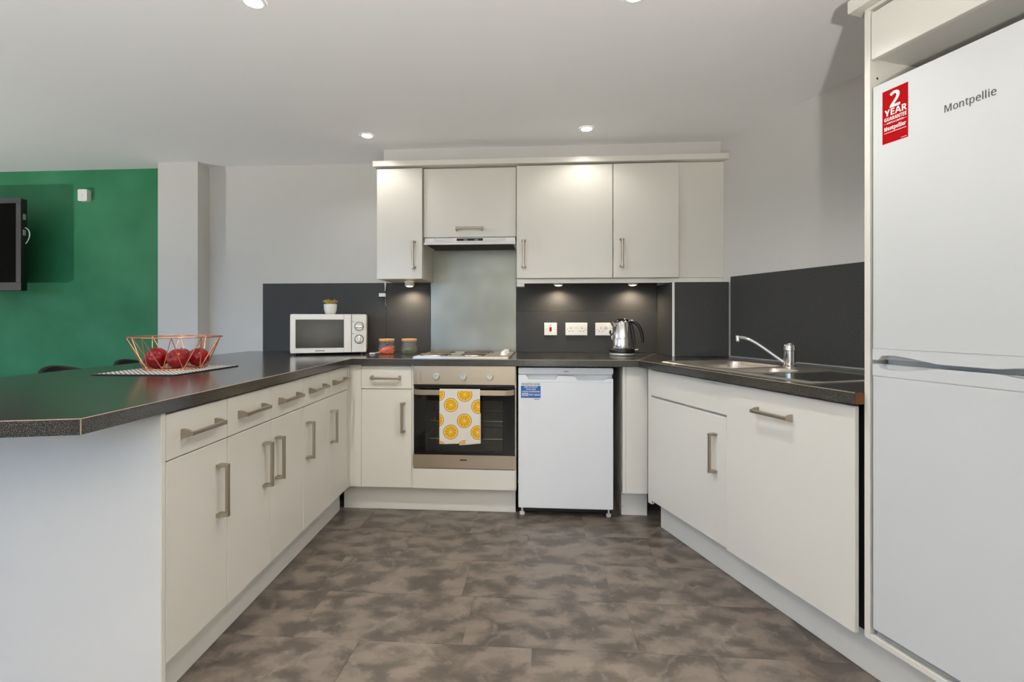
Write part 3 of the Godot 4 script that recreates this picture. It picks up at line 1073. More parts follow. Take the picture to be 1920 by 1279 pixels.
# ------------------------------------------------------------------------------------------------ small fridge
func build_small_fridge() -> void:
	var x0 := -0.170
	var x1 := 0.3685
	var o := thing("fridge", "white undercounter fridge with a blue sticker standing right of the oven", "fridge", back_run)
	obj("body", boxm(Vector3(x0 + 0.002, 0.045, -0.53), Vector3(x1 - 0.002, 0.820, -0.052), 0.003), M.white, o)
	var lid := MB.new(Transform3D(Basis(), Vector3(0, 0, -0.53)))
	lid.prism(rrect(Vector2((x0 + x1) / 2, 0.8405), x1 - x0, 0.036, 0.008), 0, 0.53, 40.0)
	var l := obj("lid", lid, M.white, o)
	lettering("beko", l, M.ink, Vector3(0.104, 0.8385, 0.0), 0.026, 0.008)
	# door: a core with a front skin notched at the top into two finger grips
	obj("door_core", boxm(Vector3(x0 + 0.002, 0.056, -0.050), Vector3(x1 - 0.002, 0.8185, -0.034), 0.002), M.white, o)
	var sk := MB.new()
	sk.prism(PackedVector2Array([
		Vector2(x0, 0.060), Vector2(x0 + 0.006, 0.055), Vector2(x1 - 0.006, 0.055), Vector2(x1, 0.060), Vector2(x1, 0.797), Vector2(0.335, 0.797),
		Vector2(0.315, 0.786), Vector2(0.168, 0.786), Vector2(0.152, 0.8105), Vector2(0.058, 0.8125), Vector2(0.040, 0.788),
		Vector2(-0.108, 0.790), Vector2(-0.128, 0.8185), Vector2(x0, 0.8185)]), -0.0335, -0.0015, 10.0)
	var d := obj("door", sk, M.white, o)
	obj("door_face", boxm(Vector3(x0 + 0.001, 0.058, -0.002), Vector3(x1 - 0.001, 0.774, 0.0), 0.0015), M.white, d)
	obj("grip_lip", boxm(Vector3(x0 + 0.02, 0.776, -0.002), Vector3(x1 - 0.01, 0.784, 0.0005), 0.001), M.white, d)
	# sticker
	var sx0 := -0.156
	var sx1 := -0.041
	var st := obj("sticker", boxm(Vector3(sx0, 0.672, 0.0), Vector3(sx1, 0.7735, 0.0008)), M.paper, o)
	obj("blue_field", boxm(Vector3(sx0 + 0.001, 0.6855, 0.0008), Vector3(sx1 - 0.001, 0.7545, 0.0012)), M.blue, st)
	var cx := (sx0 + sx1) / 2
	lettering("REGISTER NOW", st, M.navy, Vector3(cx, 0.7645, 0.0010), 0.105, 0.0095)
	lettering("AND ACTIVATE", st, M.paper, Vector3(cx, 0.7475, 0.0014), 0.076, 0.0085)
	lettering("YOUR FREE", st, M.paper, Vector3(cx, 0.7345, 0.0014), 0.056, 0.0085)
	lettering("2 YEAR GUARANTEE", st, M.paper, Vector3(cx, 0.7215, 0.0014), 0.104, 0.0085)
	obj("number_box", boxm(Vector3(sx0 + 0.006, 0.6965, 0.0012), Vector3(sx0 + 0.044, 0.7125, 0.0015)), M.paper, st)
	lettering("0800", st, M.blue, Vector3(sx0 + 0.025, 0.7045, 0.0017), 0.033, 0.0105)
	lettering("597 8643", st, M.paper, Vector3(cx + 0.022, 0.7035, 0.0014), 0.062, 0.0105)
	lettering("beko", st, M.blue, Vector3(sx1 - 0.022, 0.6785, 0.0010), 0.030, 0.008)
	obj("dark_base", boxm(Vector3(x0 + 0.004, 0.010, -0.20), Vector3(x1 - 0.004, 0.0445, -0.064), 0.002), M.black, o)  # black block filling the gap below the fridge body
	for x in [x0 + 0.02, x1 - 0.02]:
		var f := MB.new()
		f.lathe([Vector2(0, 0.0005), Vector2(0.015, 0.001), Vector2(0.016, 0.014), Vector2(0.006, 0.018), Vector2(0.005, 0.046)], Vector3(x, 0, -0.046), 16)
		obj("foot", f, M.plastic, o)


# ------------------------------------------------------------------------------------------------ tall housing and fridge-freezer
func build_tall_unit() -> void:
	var h := thing("tall_housing", "tall cream housing around the fridge-freezer at the right", "cabinet", right_run)
	obj("side_panel", boxm(Vector3(1.2145, 0.150, -0.60), Vector3(1.2325, 2.083, 0.0), 0.001), M.cab, h)
	obj("side_panel", boxm(Vector3(1.828, 0.150, -0.60), Vector3(1.846, 2.083, 0.0), 0.001), M.cab, h)
	obj("base_shelf", boxm(Vector3(1.233, 0.150, -0.60), Vector3(1.8275, 0.168, -0.001), 0.001), M.cab, h)
	obj("top_shelf", boxm(Vector3(1.233, 1.935, -0.60), Vector3(1.8275, 1.953, -0.02), 0.001), M.cab_in, h)
	obj("back_panel", boxm(Vector3(1.233, 0.17, -0.598), Vector3(1.8275, 2.08, -0.590)), M.backboard, h)
	obj("flap_door", boxm(Vector3(1.236, 1.928, -0.018), Vector3(1.825, 2.072, 0.0), 0.0016), M.cab, h)
	obj("top_panel", boxm(Vector3(1.2145, 2.0835, -0.60), Vector3(1.846, 2.094, 0.0), 0.001), M.cab, h)
	obj("cornice", boxm(Vector3(1.182, 2.0945, -0.60), Vector3(1.88, 2.135, 0.03), 0.002), M.cab, h)
	var hole := MB.new(Transform3D(Basis(Vector3.FORWARD, PI / 2), Vector3(1.2327, 1.878, -0.03)))
	hole.lathe([Vector2(0.0035, 0), Vector2(0.0035, 0.0005), Vector2(0, 0.0005)], Vector3.ZERO, 12)
	obj("screw_hole", hole, M.black, h)
	var o := thing("fridge_freezer", "tall white fridge-freezer with a red guarantee sticker on its upper door", "fridge", right_run)
	var x0 := 1.2415
	var x1 := 1.7415
	obj("body", boxm(Vector3(x0 + 0.003, 0.186, -0.575), Vector3(x1 - 0.003, 1.835, -0.056), 0.003), M.white_fridge, o)
	obj("base_trim", boxm(Vector3(x0 + 0.003, 0.1695, -0.50), Vector3(x1 - 0.003, 0.1855, -0.012), 0.002), M.grey_plastic, o)
	# doors with a leaf-shaped grip on each side of the gap
	var grip := func(u: float, s: float) -> float:
		# depth of the scoop at distance u from the door's side
		var a := clampf((u - 0.020) / 0.165, 0.0, 1.0)
		return s * (pow(a, 0.30) * pow(1.0 - a, 1.15) * 1.45)
	for k in 2:
		var up := k == 0
		var y_gap := 1.0115 if up else 0.9995
		var y_far := 1.842 if up else 0.190
		var sgn := 1.0 if up else -1.0
		var poly := PackedVector2Array()
		for i in 57:
			var u := (x1 - x0) * i / 56.0
			var uu := minf(u, (x1 - x0) - u)
			poly.append(Vector2(x0 + u, y_gap + sgn * float(grip.call(uu, 0.021 if up else 0.026))))
		poly.append(Vector2(x1, y_far))
		poly.append(Vector2(x0, y_far))
		var m := MB.new()
		m.prism(poly, -0.026, -0.002, 25.0)
		var d := obj("door", m, M.white_fridge, o)
		obj("door_core", boxm(Vector3(x0 + 0.004, minf(y_gap, y_far) + 0.001, -0.052), Vector3(x1 - 0.004, maxf(y_gap, y_far) - 0.001, -0.0262), 0.002), M.white_fridge, d)
		var f0 := 1.046 if up else 0.191
		var f1 := 1.841 if up else 0.962
		obj("door_face", boxm(Vector3(x0 + 0.001, f0, -0.0025), Vector3(x1 - 0.001, f1, 0.0), 0.0018), M.white_fridge, d)
		var band := MB.new()
		var b2 := PackedVector2Array()
		for i in 57:
			var u := (x1 - x0) * i / 56.0
			var uu := minf(u, (x1 - x0) - u)
			b2.append(Vector2(x0 + u, y_gap + sgn * float(grip.call(uu, 0.023 if up else 0.028))))
		b2.append(Vector2(x1, f0 - 0.0015 if up else f1 + 0.0015))
		b2.append(Vector2(x0, f0 - 0.0015 if up else f1 + 0.0015))
		band.prism(b2, -0.0025, 0.0008, 25.0)
		obj("grip_band", band, M.white_fridge, d)
	# lettering and sticker on the upper door
	lettering("Montpellie", o, M.ink, Vector3(1.4975, 1.6935, 0.0004), 0.115, 0.027, false)
	var st := obj("sticker", boxm(Vector3(1.272, 1.656, 0.0), Vector3(1.346, 1.813, 0.0006)), M.red, o)
	tag_label(st, "red guarantee sticker with white lettering")
	var cx := 1.309
	lettering("2", st, M.paper, Vector3(cx, 1.781, 0.0008), 0.030, 0.047)
	lettering("YEAR", st, M.paper, Vector3(cx + 0.002, 1.7455, 0.0008), 0.064, 0.0185)
	lettering("GUARANTEE", st, M.paper, Vector3(cx + 0.001, 1.7265, 0.0008), 0.064, 0.0105)
	lettering("PARTS & LABOUR", st, M.paper, Vector3(cx + 0.001, 1.7145, 0.0008), 0.048, 0.0048)
	for q in [[1.276, 1.283], [1.335, 1.342]]:
		obj("rule", boxm(Vector3(q[0], 1.7140, 0.0006), Vector3(q[1], 1.7148, 0.0009)), M.paper, st)
	lettering("Montpellier", st, M.paper, Vector3(cx, 1.6975, 0.0008), 0.062, 0.0165)
	obj("rule", boxm(Vector3(1.277, 1.6862, 0.0006), Vector3(1.341, 1.6876, 0.0009)), M.paper, st)
	lettering("montpellier", st, M.paper, Vector3(1.3345, 1.6605, 0.0008), 0.016, 0.0025)


# ------------------------------------------------------------------------------------------------ sink and tap
func sd_rrect(p: Vector2, c: Vector2, w: float, h: float, r: float) -> float:
	var q := (p - c).abs() - Vector2(w / 2 - r, h / 2 - r)
	return Vector2(maxf(q.x, 0), maxf(q.y, 0)).length() + minf(maxf(q.x, q.y), 0.0) - r


func build_sink() -> void:
	var o := thing("sink", "stainless steel one-and-a-half bowl sink with drainer in right worktop", "sink", place(right_run, 0.0, 0.0, WT))
	var s0 := 0.05
	var s1 := 1.0
	var t0 := -0.52
	var t1 := -0.02
	var ns := 190
	var nt := 100
	var g := []
	for j in nt + 1:
		var row := []
		for i in ns + 1:
			var p := Vector2(lerpf(s0, s1, float(i) / ns), lerpf(t0, t1, float(j) / nt))
			var y := 0.0045
			var rim := sd_rrect(p, Vector2((s0 + s1) / 2, (t0 + t1) / 2), s1 - s0, t1 - t0, 0.03)
			y -= 0.004 * smoothstep(-0.008, 0.0, rim)
			y -= 0.0025 * smoothstep(0.0, 0.012, -rim - 0.018)
			var b1 := sd_rrect(p, Vector2(0.29, -0.265), 0.35, 0.36, 0.06)
			y -= 0.145 * smoothstep(0.0, 0.022, -b1)
			var b2 := sd_rrect(p, Vector2(0.575, -0.215), 0.17, 0.26, 0.05)
			y -= 0.10 * smoothstep(0.0, 0.022, -b2)
			var dr := sd_rrect(p, Vector2(0.845, -0.265), 0.30, 0.40, 0.03)
			y -= 0.004 * smoothstep(0.0, 0.015, -dr)
			if dr < -0.03:
				y += 0.0012 * maxf(0.0, sin(p.x * 2.0 * PI / 0.03))
			row.append(Vector3(p.x, y, p.y))
		g.append(row)
	var m := MB.new()
	grid_mesh(m, g, Vector3.UP)
	obj("basin", m, M.sink, o)
	for c in [Vector3(0.29, -0.1425, -0.265), Vector3(0.575, -0.0975, -0.215)]:
		var w := MB.new()
		w.lathe([Vector2(0.040, 0.0), Vector2(0.038, 0.003), Vector2(0.024, 0.0015), Vector2(0, 0.001)], c, 24)
		obj("waste", w, M.chrome, o)
	# mixer tap
	var base := right_run * Vector3(0.51, 0, -0.420)
	var t := thing("mixer_tap", "chrome mixer tap with a long slanting spout behind the sink bowls", "tap", Transform3D(right_run.basis, Vector3(base.x, WT + 0.0045, base.z)))
	var b := MB.new()
	b.lathe([Vector2(0.030, -0.002), Vector2(0.030, 0.004), Vector2(0.0255, 0.008), Vector2(0.0245, 0.075)], Vector3.ZERO, 32)
	obj("body", b, M.chrome, t)
	var cp := MB.new()
	cp.lathe([Vector2(0.0245, 0.076), Vector2(0.027, 0.077), Vector2(0.027, 0.097), Vector2(0.024, 0.104), Vector2(0.015, 0.107), Vector2(0.015, 0.111), Vector2(0, 0.112)], Vector3.ZERO, 32)
	obj("cap", cp, M.chrome, t)
	var lv := MB.new()
	lv.tube([Vector3(-0.012, 0.094, -0.012), Vector3(-0.030, 0.099, -0.035), Vector3(-0.042, 0.102, -0.055)], [0.006, 0.006, 0.007], 10)
	obj("lever", lv, M.chrome, t)
	var sp := MB.new()
	var dirv := Vector3(-0.857, 0, 0.515).normalized()
	var p0 := dirv * 0.018 + Vector3(0, 0.018, 0)
	var p3 := dirv * 0.233 + Vector3(0, 0.133, 0)
	var line: Array = bez(p0, dirv * 0.11 + Vector3(0, 0.079, 0), dirv * 0.165 + Vector3(0, 0.137, 0), p3, 14)
	sp.tube(line, 0.0105, 12, false, 0.8)
	obj("spout", sp, M.chrome, t)
	var tip := MB.new()
	tip.lathe([Vector2(0, -0.022), Vector2(0.0115, -0.022), Vector2(0.012, -0.018), Vector2(0.012, 0.006), Vector2(0.010, 0.009), Vector2(0, 0.0095)], p3, 20)
	obj("aerator", tip, M.chrome, t)


# ------------------------------------------------------------------------------------------------ small appliances
func build_kettle() -> void:
	var o := thing("kettle", "polished steel jug kettle with black handle on the worktop by the sockets", "kettle", at(0.470, WT, 0.25))
	var b := MB.new()
	b.lathe([Vector2(0, 0.0005), Vector2(0.078, 0.001), Vector2(0.081, 0.006), Vector2(0.079, 0.016), Vector2(0.06, 0.018), Vector2(0, 0.018)], Vector3.ZERO, 40)
	obj("power_base", b, M.silver, o)
	var c := MB.new()
	c.lathe([Vector2(0.066, 0.0185), Vector2(0.079, 0.020), Vector2(0.080, 0.030), Vector2(0.0765, 0.041), Vector2(0.074, 0.043)], Vector3.ZERO, 40)
	obj("skirt", c, M.black, o)
	var j := MB.new()
	var prof := [Vector2(0.074, 0.043)]
	for i in 19:
		var v := i / 18.0
		prof.append(Vector2(lerpf(0.0745, 0.051, pow(v, 1.5)) + 0.003 * sin(v * PI), lerpf(0.044, 0.212, v)))
	prof.append(Vector2(0.046, 0.2165))
	prof.append(Vector2(0.040, 0.2175))
	j.lathe(prof, Vector3.ZERO, 56)
	var body := obj("jug", j, M.chrome, o)
	# spout lip on the left
	var sp := MB.new()
	sp.tube([Vector3(-0.046, 0.165, 0.012), Vector3(-0.056, 0.190, 0.015), Vector3(-0.066, 0.214, 0.018)], [0.006, 0.015, 0.019], 14, false, 0.8)
	obj("spout", sp, M.chrome, body)
	var bt := MB.new()
	bt.tube([Vector3(-0.071, 0.126, 0.012), Vector3(-0.078, 0.145, 0.013), Vector3(-0.074, 0.160, 0.012)], [0.004, 0.007, 0.004], 10)
	obj("level_window", bt, M.black, body)
	var ld := MB.new()
	ld.lathe([Vector2(0.041, 0.216), Vector2(0.040, 0.222), Vector2(0.034, 0.2285), Vector2(0.018, 0.232), Vector2(0, 0.233)], Vector3.ZERO, 32)
	obj("lid", ld, M.black_gloss, o)
	# black handle: a back strip on the jug and a free curved grip
	var hs := MB.new()
	hs.tube([Vector3(0.048, 0.205, 0.02), Vector3(0.058, 0.175, 0.022), Vector3(0.066, 0.13, 0.024), Vector3(0.0715, 0.085, 0.024), Vector3(0.0745, 0.05, 0.024)], [0.012, 0.013, 0.012, 0.010, 0.008], 12, false, 0.7)
	obj("back_strip", hs, M.black, o)
	var hg := MB.new()
	hg.tube(bez(Vector3(0.040, 0.213, 0.014), Vector3(0.085, 0.222, 0.028), Vector3(0.118, 0.178, 0.036), Vector3(0.121, 0.082, 0.038), 16), [0.010, 0.0125, 0.0135, 0.0135, 0.0135, 0.0135, 0.013, 0.013, 0.013, 0.0125, 0.0125, 0.012, 0.012, 0.0115, 0.011, 0.010, 0.008], 14, false, 0.8)
	obj("handle", hg, M.black, o)
	var sw := MB.new()
	sw.tube([Vector3(0.074, 0.034, 0.018), Vector3(0.095, 0.038, 0.024)], 0.007, 10, false, 0.6)
	obj("switch", sw, M.silver, o)


func build_microwave() -> void:
	var w := 0.460
	var h := 0.247
	var o := thing("microwave", "silver microwave oven with two round dials on the peninsula corner", "microwave", Transform3D(Basis(Vector3.UP, deg_to_rad(19.0)), Vector3(-1.391, WT, 0.372)) * at(-0.23, 0, 0))
	var y0 := 0.014
	var body := MB.new(at(0, 0, -0.28))
	body.prism(rrect(Vector2(w / 2, y0 + h / 2), w, h, 0.012), 0, 0.262, 40.0)
	obj("case", body, M.silver, o)
	var dx := 0.367
	# door frame round the window
	var d := MB.new(at(0, 0, -0.017))
	var gx0 := 0.032
	var gx1 := 0.320
	var gy0 := 0.046
	var gy1 := 0.226
	d.prism(rrect(Vector2(gx0 / 2 + 0.0005, y0 + h / 2), gx0 - 0.001, h - 0.002, 0.008), 0, 0.017)
	d.box(Vector3(gx0 - 0.004, y0 + 0.001, 0), Vector3(gx1, gy0, 0.017), 0.001)
	d.box(Vector3(gx0 - 0.004, gy1, 0), Vector3(gx1, y0 + h - 0.001, 0.017), 0.001)
	d.box(Vector3(gx1, y0 + 0.001, 0), Vector3(dx - 0.001, y0 + h - 0.001, 0.017), 0.002)
	var door := obj("door", d, M.silver, o)
	obj("window_pane", boxm(Vector3(gx0 - 0.003, gy0, -0.016), Vector3(gx1, gy1, -0.004)), M.micro_pane, door)
	obj("nameplate", boxm(Vector3(0.147, 0.026, 0.0), Vector3(0.205, 0.031, 0.0006)), M.ink, door)
	var cp := obj("control_panel", boxm(Vector3(dx, y0 + 0.001, -0.017), Vector3(w, y0 + h - 0.001, -0.002), 0.003), M.silver, o)
	for q in [[0.182, 0.0], [0.099, PI / 2]]:
		var k := MB.new(Transform3D(Basis(Vector3.RIGHT, PI / 2), Vector3(0.4135, q[0], -0.002)))
		k.lathe([Vector2(0.0275, 0), Vector2(0.027, 0.004), Vector2(0.025, 0.006), Vector2(0.023, 0.004), Vector2(0, 0.004)], Vector3.ZERO, 32)
		var kn := obj("dial", k, M.silver, o)
		var gr := MB.new(Transform3D(Basis(Vector3(0, 0, 1), q[1]), Vector3(0.4135, q[0], 0.001)))
		gr.box(Vector3(-0.022, -0.006, 0), Vector3(0.022, 0.006, 0.016), 0.004)
		obj("grip", gr, M.chrome, kn)
		var ri := MB.new(Transform3D(Basis(Vector3.RIGHT, PI / 2), Vector3(0.4135, q[0], -0.0018)))
		ri.tube(circle_pts(Vector3.ZERO, 0.0285, 32), 0.0012, 6, true)
		obj("ring", ri, M.ink, kn)
		for i in 9:
			var an := -PI / 4 + PI * 1.5 * i / 8.0
			var c := Vector3(0.4135 + cos(an) * 0.035, q[0] + sin(an) * 0.035, -0.0018)
			obj("dial_mark", boxm(c - Vector3(0.001, 0.001, 0.0004), c + Vector3(0.001, 0.001, 0.0004)), M.ink, kn)
	for q in [[0.378, 0.214], [0.377, 0.135]]:
		obj("symbol", boxm(Vector3(q[0] - 0.003, q[1] - 0.003, -0.002), Vector3(q[0] + 0.003, q[1] + 0.003, -0.0015)), M.ink, cp)
	for p in [[0.03, -0.03], [0.43, -0.03], [0.03, -0.25], [0.43, -0.25]]:
		var f := MB.new()
		f.lathe([Vector2(0, 0.0005), Vector2(0.012, 0.0005), Vector2(0.013, 0.014)], Vector3(p[0], 0, p[1]), 14)
		obj("foot", f, M.black, o)
	var pl := thing("plug", "flat white plug lying on the worktop against the microwave's right side", "plug", at(-1.140, WT, 0.285))
	var m := MB.new()
	m.lathe([Vector2(0, 0.0005), Vector2(0.016, 0.0005), Vector2(0.020, 0.003), Vector2(0.019, 0.008), Vector2(0.012, 0.011), Vector2(0, 0.0115)], Vector3.ZERO, 20)
	obj("cap", m, M.plastic, pl)
	var cd := MB.new()
	cd.tube(bez(Vector3(-0.005, 0.006, -0.015), Vector3(-0.006, 0.004, -0.06), Vector3(0.0, 0.004, -0.12), Vector3(0.0, 0.0045, -0.26), 8), 0.0035, 8)
	obj("flex", cd, M.plastic, pl)


func build_plant() -> void:
	var o := thing("potted_succulent", "small succulent in a white pot on top of the microwave", "plant", at(-1.449, WT + 0.2615, 0.22))
	var p := MB.new()
	p.lathe([Vector2(0, 0.0005), Vector2(0.026, 0.0005), Vector2(0.034, 0.008), Vector2(0.040, 0.028), Vector2(0.0425, 0.066), Vector2(0.0405, 0.068), Vector2(0.038, 0.060), Vector2(0, 0.058)], Vector3.ZERO, 36)
	obj("pot", p, M.pot, o)
	var s := MB.new()
	s.lathe([Vector2(0.038, 0.0585), Vector2(0.02, 0.062), Vector2(0, 0.062)], Vector3.ZERO, 20)
	obj("soil", s, M.soil, o)
	for i in 18:
		var ring := 0 if i < 9 else (1 if i < 15 else 2)
		var an := i * 2.4 + 0.3
		var lean: float = [0.95, 0.6, 0.25][ring]
		var ln: float = [0.052, 0.046, 0.034][ring]
		var d := Vector3(cos(an) * sin(lean), cos(lean), sin(an) * sin(lean))
		var a := Vector3(cos(an) * 0.006, 0.061, sin(an) * 0.006)
		var lf := MB.new()
		lf.tube([a, a + d * ln * 0.35, a + d * ln * 0.7, a + d * ln * 0.92, a + d * ln], [0.005, 0.011, 0.0125, 0.008, 0.001], 8, false, 0.45)
		obj("leaf", lf, M.leaf_tip if i % 5 == 0 or i % 7 == 3 else M.leaf, o)


func build_jars() -> void:
	var spec := [[-1.060, 0.235, "orange", M.lentil, "round glass jar of bright orange dried food with a wooden lid, nearer the microwave"], [-0.918, 0.205, "green", M.herb, "round glass jar of dried green herbs with a wooden lid, nearer the hob"]]
	for q in spec:
		var o := thing("storage_jar", q[4], "jar", at(q[0], WT, q[1]))
		var g := MB.new()
		g.lathe([Vector2(0, 0.0005), Vector2(0.042, 0.001), Vector2(0.052, 0.010), Vector2(0.055, 0.028), Vector2(0.052, 0.048), Vector2(0.046, 0.064), Vector2(0.0445, 0.074), Vector2(0.047, 0.082)], Vector3.ZERO, 40)
		obj("glass", g, M.glass, o)
		var lid := MB.new()
		lid.lathe([Vector2(0, 0.0835), Vector2(0.049, 0.0835), Vector2(0.0495, 0.087)], Vector3.ZERO, 40)
		lid.lathe([Vector2(0.047, 0.087), Vector2(0.047, 0.0885), Vector2(0.050, 0.0888), Vector2(0.0505, 0.097), Vector2(0.048, 0.0995), Vector2(0, 0.0995)], Vector3.ZERO, 40)
		obj("lid", lid, M.wood, o)
		if q[2] == "orange":
			var cl := MB.new()
			cl.tube(bez(Vector3(0.008, 0.086, 0.050), Vector3(0.004, 0.072, 0.056), Vector3(0.008, 0.062, 0.054), Vector3(0.020, 0.060, 0.050)), 0.0016, 6)
			cl.tube(bez(Vector3(0.030, 0.086, 0.042), Vector3(0.032, 0.072, 0.047), Vector3(0.030, 0.062, 0.047), Vector3(0.020, 0.060, 0.050)), 0.0016, 6)
			obj("wire_clasp", cl, M.dark, o)
		# contents: hundreds of little pieces heaped in the jar, one part
		var n := 420
		var mm := MultiMesh.new()
		mm.transform_format = MultiMesh.TRANSFORM_3D
		var piece := MB.new()
		if q[2] == "orange":
			piece.tube(bez(Vector3(-0.009, 0, 0), Vector3(-0.004, 0.004, 0), Vector3(0.004, 0.004, 0), Vector3(0.009, 0, 0), 5), 0.0028, 6)
		else:
			piece.tube([Vector3(-0.008, 0, 0), Vector3(0, 0.001, 0.001), Vector3(0.008, 0, 0)], [0.0006, 0.0022, 0.0006], 5, false, 0.4)
		mm.mesh = piece.done()
		mm.instance_count = n
		for i in n:
			var hh := rng.randf() * (0.036 if q[2] == "orange" else 0.030) + 0.005
			var rr := sqrt(rng.randf()) * minf(0.042, 0.034 + hh * 0.5)
			var an := rng.randf() * TAU
			var bump := 0.012 * (cos(an + 0.6) * rr / 0.042) if hh > 0.026 else 0.0
			mm.set_instance_transform(i, Transform3D(Basis.from_euler(Vector3(rng.randf() * 6, rng.randf() * 6, rng.randf() * 6)), Vector3(cos(an) * rr, hh + bump, sin(an) * rr)))
		var mi := MultiMeshInstance3D.new()
		mi.name = "contents"
		mi.multimesh = mm
		mi.material_override = q[3]
		mi.set_meta("kind", "stuff")
		o.add_child(mi)


func build_sockets() -> void:
	var z := 0.0078
	var sw := thing("cooker_switch", "square white wall switch with a red rocker on the dark splashback", "switch", at(0.0175, 1.069, z))
	obj("plate", boxm(Vector3(-0.0435, -0.0435, 0), Vector3(0.0435, 0.0435, 0.009), 0.003), M.plastic, sw)
	obj("rocker", boxm(Vector3(-0.0075, -0.016, 0.009), Vector3(0.0075, 0.014, 0.0125), 0.0015), M.red, sw)
	obj("indicator", boxm(Vector3(-0.006, 0.024, 0.009), Vector3(0.006, 0.0275, 0.0098)), M.ink, sw)
	for s in [-1, 1]:
		obj("screw", screw(Vector3(s * 0.030, -0.001, 0.009)), M.grey_plastic, sw)
	var lab := ["left white double socket, next to the red-rocker switch", "right white double socket, half hidden behind the kettle"]
	for k in 2:
		var d := thing("double_socket", lab[k], "socket", at(0.194 if k == 0 else 0.397, 1.069, z), "double sockets on the dark splashback")
		obj("plate", boxm(Vector3(-0.0745, -0.0435, 0), Vector3(0.0745, 0.0435, 0.009), 0.003), M.plastic, d)
		for s: float in [-1.0, 1.0]:
			obj("rocker", boxm(Vector3(s * 0.006 - 0.0055, 0.008, 0.009), Vector3(s * 0.006 + 0.0055, 0.026, 0.0125), 0.0015), M.plastic, d)
			obj("pin_hole", boxm(Vector3(s * 0.038 - 0.002, 0.002, 0.0088), Vector3(s * 0.038 + 0.002, 0.012, 0.0094)), M.dark, d)
			for e: float in [-1.0, 1.0]:
				var c := Vector3(s * 0.038 + e * 0.011, -0.0145, 0.0088)
				obj("pin_hole", boxm(c + Vector3(-0.0035, -0.002, 0), c + Vector3(0.0035, 0.002, 0.0006)), M.dark, d)
			obj("screw", screw(Vector3(s * 0.0615, -0.001, 0.009)), M.grey_plastic, d)


func screw(c: Vector3) -> MB:
	var m := MB.new(Transform3D(Basis(Vector3.RIGHT, PI / 2), c))
	m.lathe([Vector2(0.0032, 0), Vector2(0.0026, 0.0007), Vector2(0, 0.0007)], Vector3.ZERO, 12)
	return m


# ------------------------------------------------------------------------------------------------ placemat, basket, apples
func build_fruit() -> void:
	var n := 256
	var img := Image.create(n, n, false, Image.FORMAT_RGB8)
	for y in n:
		for x in n:
			var zig := fposmod(y + absf(fposmod(x, 16.0) - 8.0), 13.0)
			img.set_pixel(x, y, c8(226, 224, 216) if zig < 7.0 else c8(30, 30, 32))
	img.generate_mipmaps()
	M.mat_print = mat(Color.WHITE, 0.85)
	M.mat_print.albedo_texture = ImageTexture.create_from_image(img)
	var pm := thing("placemat", "black and white woven placemat under the copper fruit basket", "placemat", Transform3D(Basis(Vector3.UP, 0.0), Vector3(-1.668, WT, 1.362)))
	obj("border", boxm(Vector3(-0.178, 0.0005, -0.21), Vector3(0.178, 0.0045, 0.21), 0.0015), M.black, pm)
	var m := MB.new()
	grid_mesh(m, [[Vector3(-0.17, 0.0048, -0.202), Vector3(0.17, 0.0048, -0.202)], [Vector3(-0.17, 0.0048, 0.202), Vector3(0.17, 0.0048, 0.202)]], Vector3.UP, true)
	obj("weave", m, M.mat_print, pm)
	var c := Vector3(-1.690, WT + 0.005, 1.305)
	var o := thing("fruit_basket", "copper wire fruit basket with zigzag sides on the peninsula", "basket", Transform3D(Basis(), c))
	var rt := 0.183
	var rb := 0.120
	var h := 0.143
	var rim := MB.new()
	rim.tube(circle_pts(Vector3(0, h, 0), rt, 72), 0.0026, 8, true)
	obj("rim", rim, M.copper, o)
	var bt := MB.new()
	bt.tube(circle_pts(Vector3(0, 0.0028, 0), rb, 64), 0.0024, 8, true)
	var nz := 10
	for i in 6:
		var a := PI * i / 6.0
		var e := Vector3(cos(a), 0, sin(a)) * rb
		bt.tube([e + Vector3(0, 0.0028, 0), -e + Vector3(0, 0.0028, 0)], 0.0016, 6)
	obj("base_ring", bt, M.copper, o)
	for i in nz:
		for s: float in [-1.0, 1.0]:
			var wire := MB.new()
			var a := TAU * (i + 0.1) / nz
			var b := TAU * (i + 0.1 + 0.5 * s) / nz
			wire.tube([Vector3(cos(a) * rb, 0.003, sin(a) * rb), Vector3(cos(b) * rt, h, sin(b) * rt)], 0.0019, 6)
			obj("side_wire", wire, M.copper, o)
	var ap := [[-0.052, 0.052, 0.047, "large red apple at the left front of the wire basket"], [0.052, 0.060, 0.044, "red apple at the middle front of the wire basket, its stem end facing out"], [-0.018, -0.058, 0.043, "red apple at the back of the basket, mostly hidden behind two others"], [0.075, -0.045, 0.044, "red apple at the right rear of the wire basket"]]
	for k in 4:
		var r: float = ap[k][2]
		var t := thing("apple", ap[k][3], "apple", Transform3D(Basis.from_euler([Vector3(1.1, 0.4, 0), Vector3(1.25, -0.3, 0), Vector3(0.2, 0.3, 0.1), Vector3(0.3, 0, -0.2)][k]), c + Vector3(ap[k][0], 0.0055 + r * 0.97, ap[k][1])), "red apples in the copper basket")
		var a := MB.new()
		var prof := []
		for i in 25:
			var th := PI * i / 24.0
			var rr := r * sin(th) * (1.0 - 0.06 * cos(th) * -1.0)
			var y := -r * cos(th) * 0.95
			var dip := 0.20 * r * exp(-pow(sin(th) / 0.28, 2.0))
			y += dip if th < PI / 2 else -dip * 1.25
			prof.append(Vector2(maxf(rr, 0.0), y))
		a.lathe(prof, Vector3.ZERO, 32)
		var b := obj("flesh", a, M.apple, t)
		b.name = "body"
		var s := MB.new()
		s.tube([Vector3(0, r * 0.66, 0), Vector3(0.002, r * 0.85, 0), Vector3(0.006, r * 1.04, 0)], [0.0015, 0.0014, 0.002], 6)
		obj("stem", s, M.stem, t)


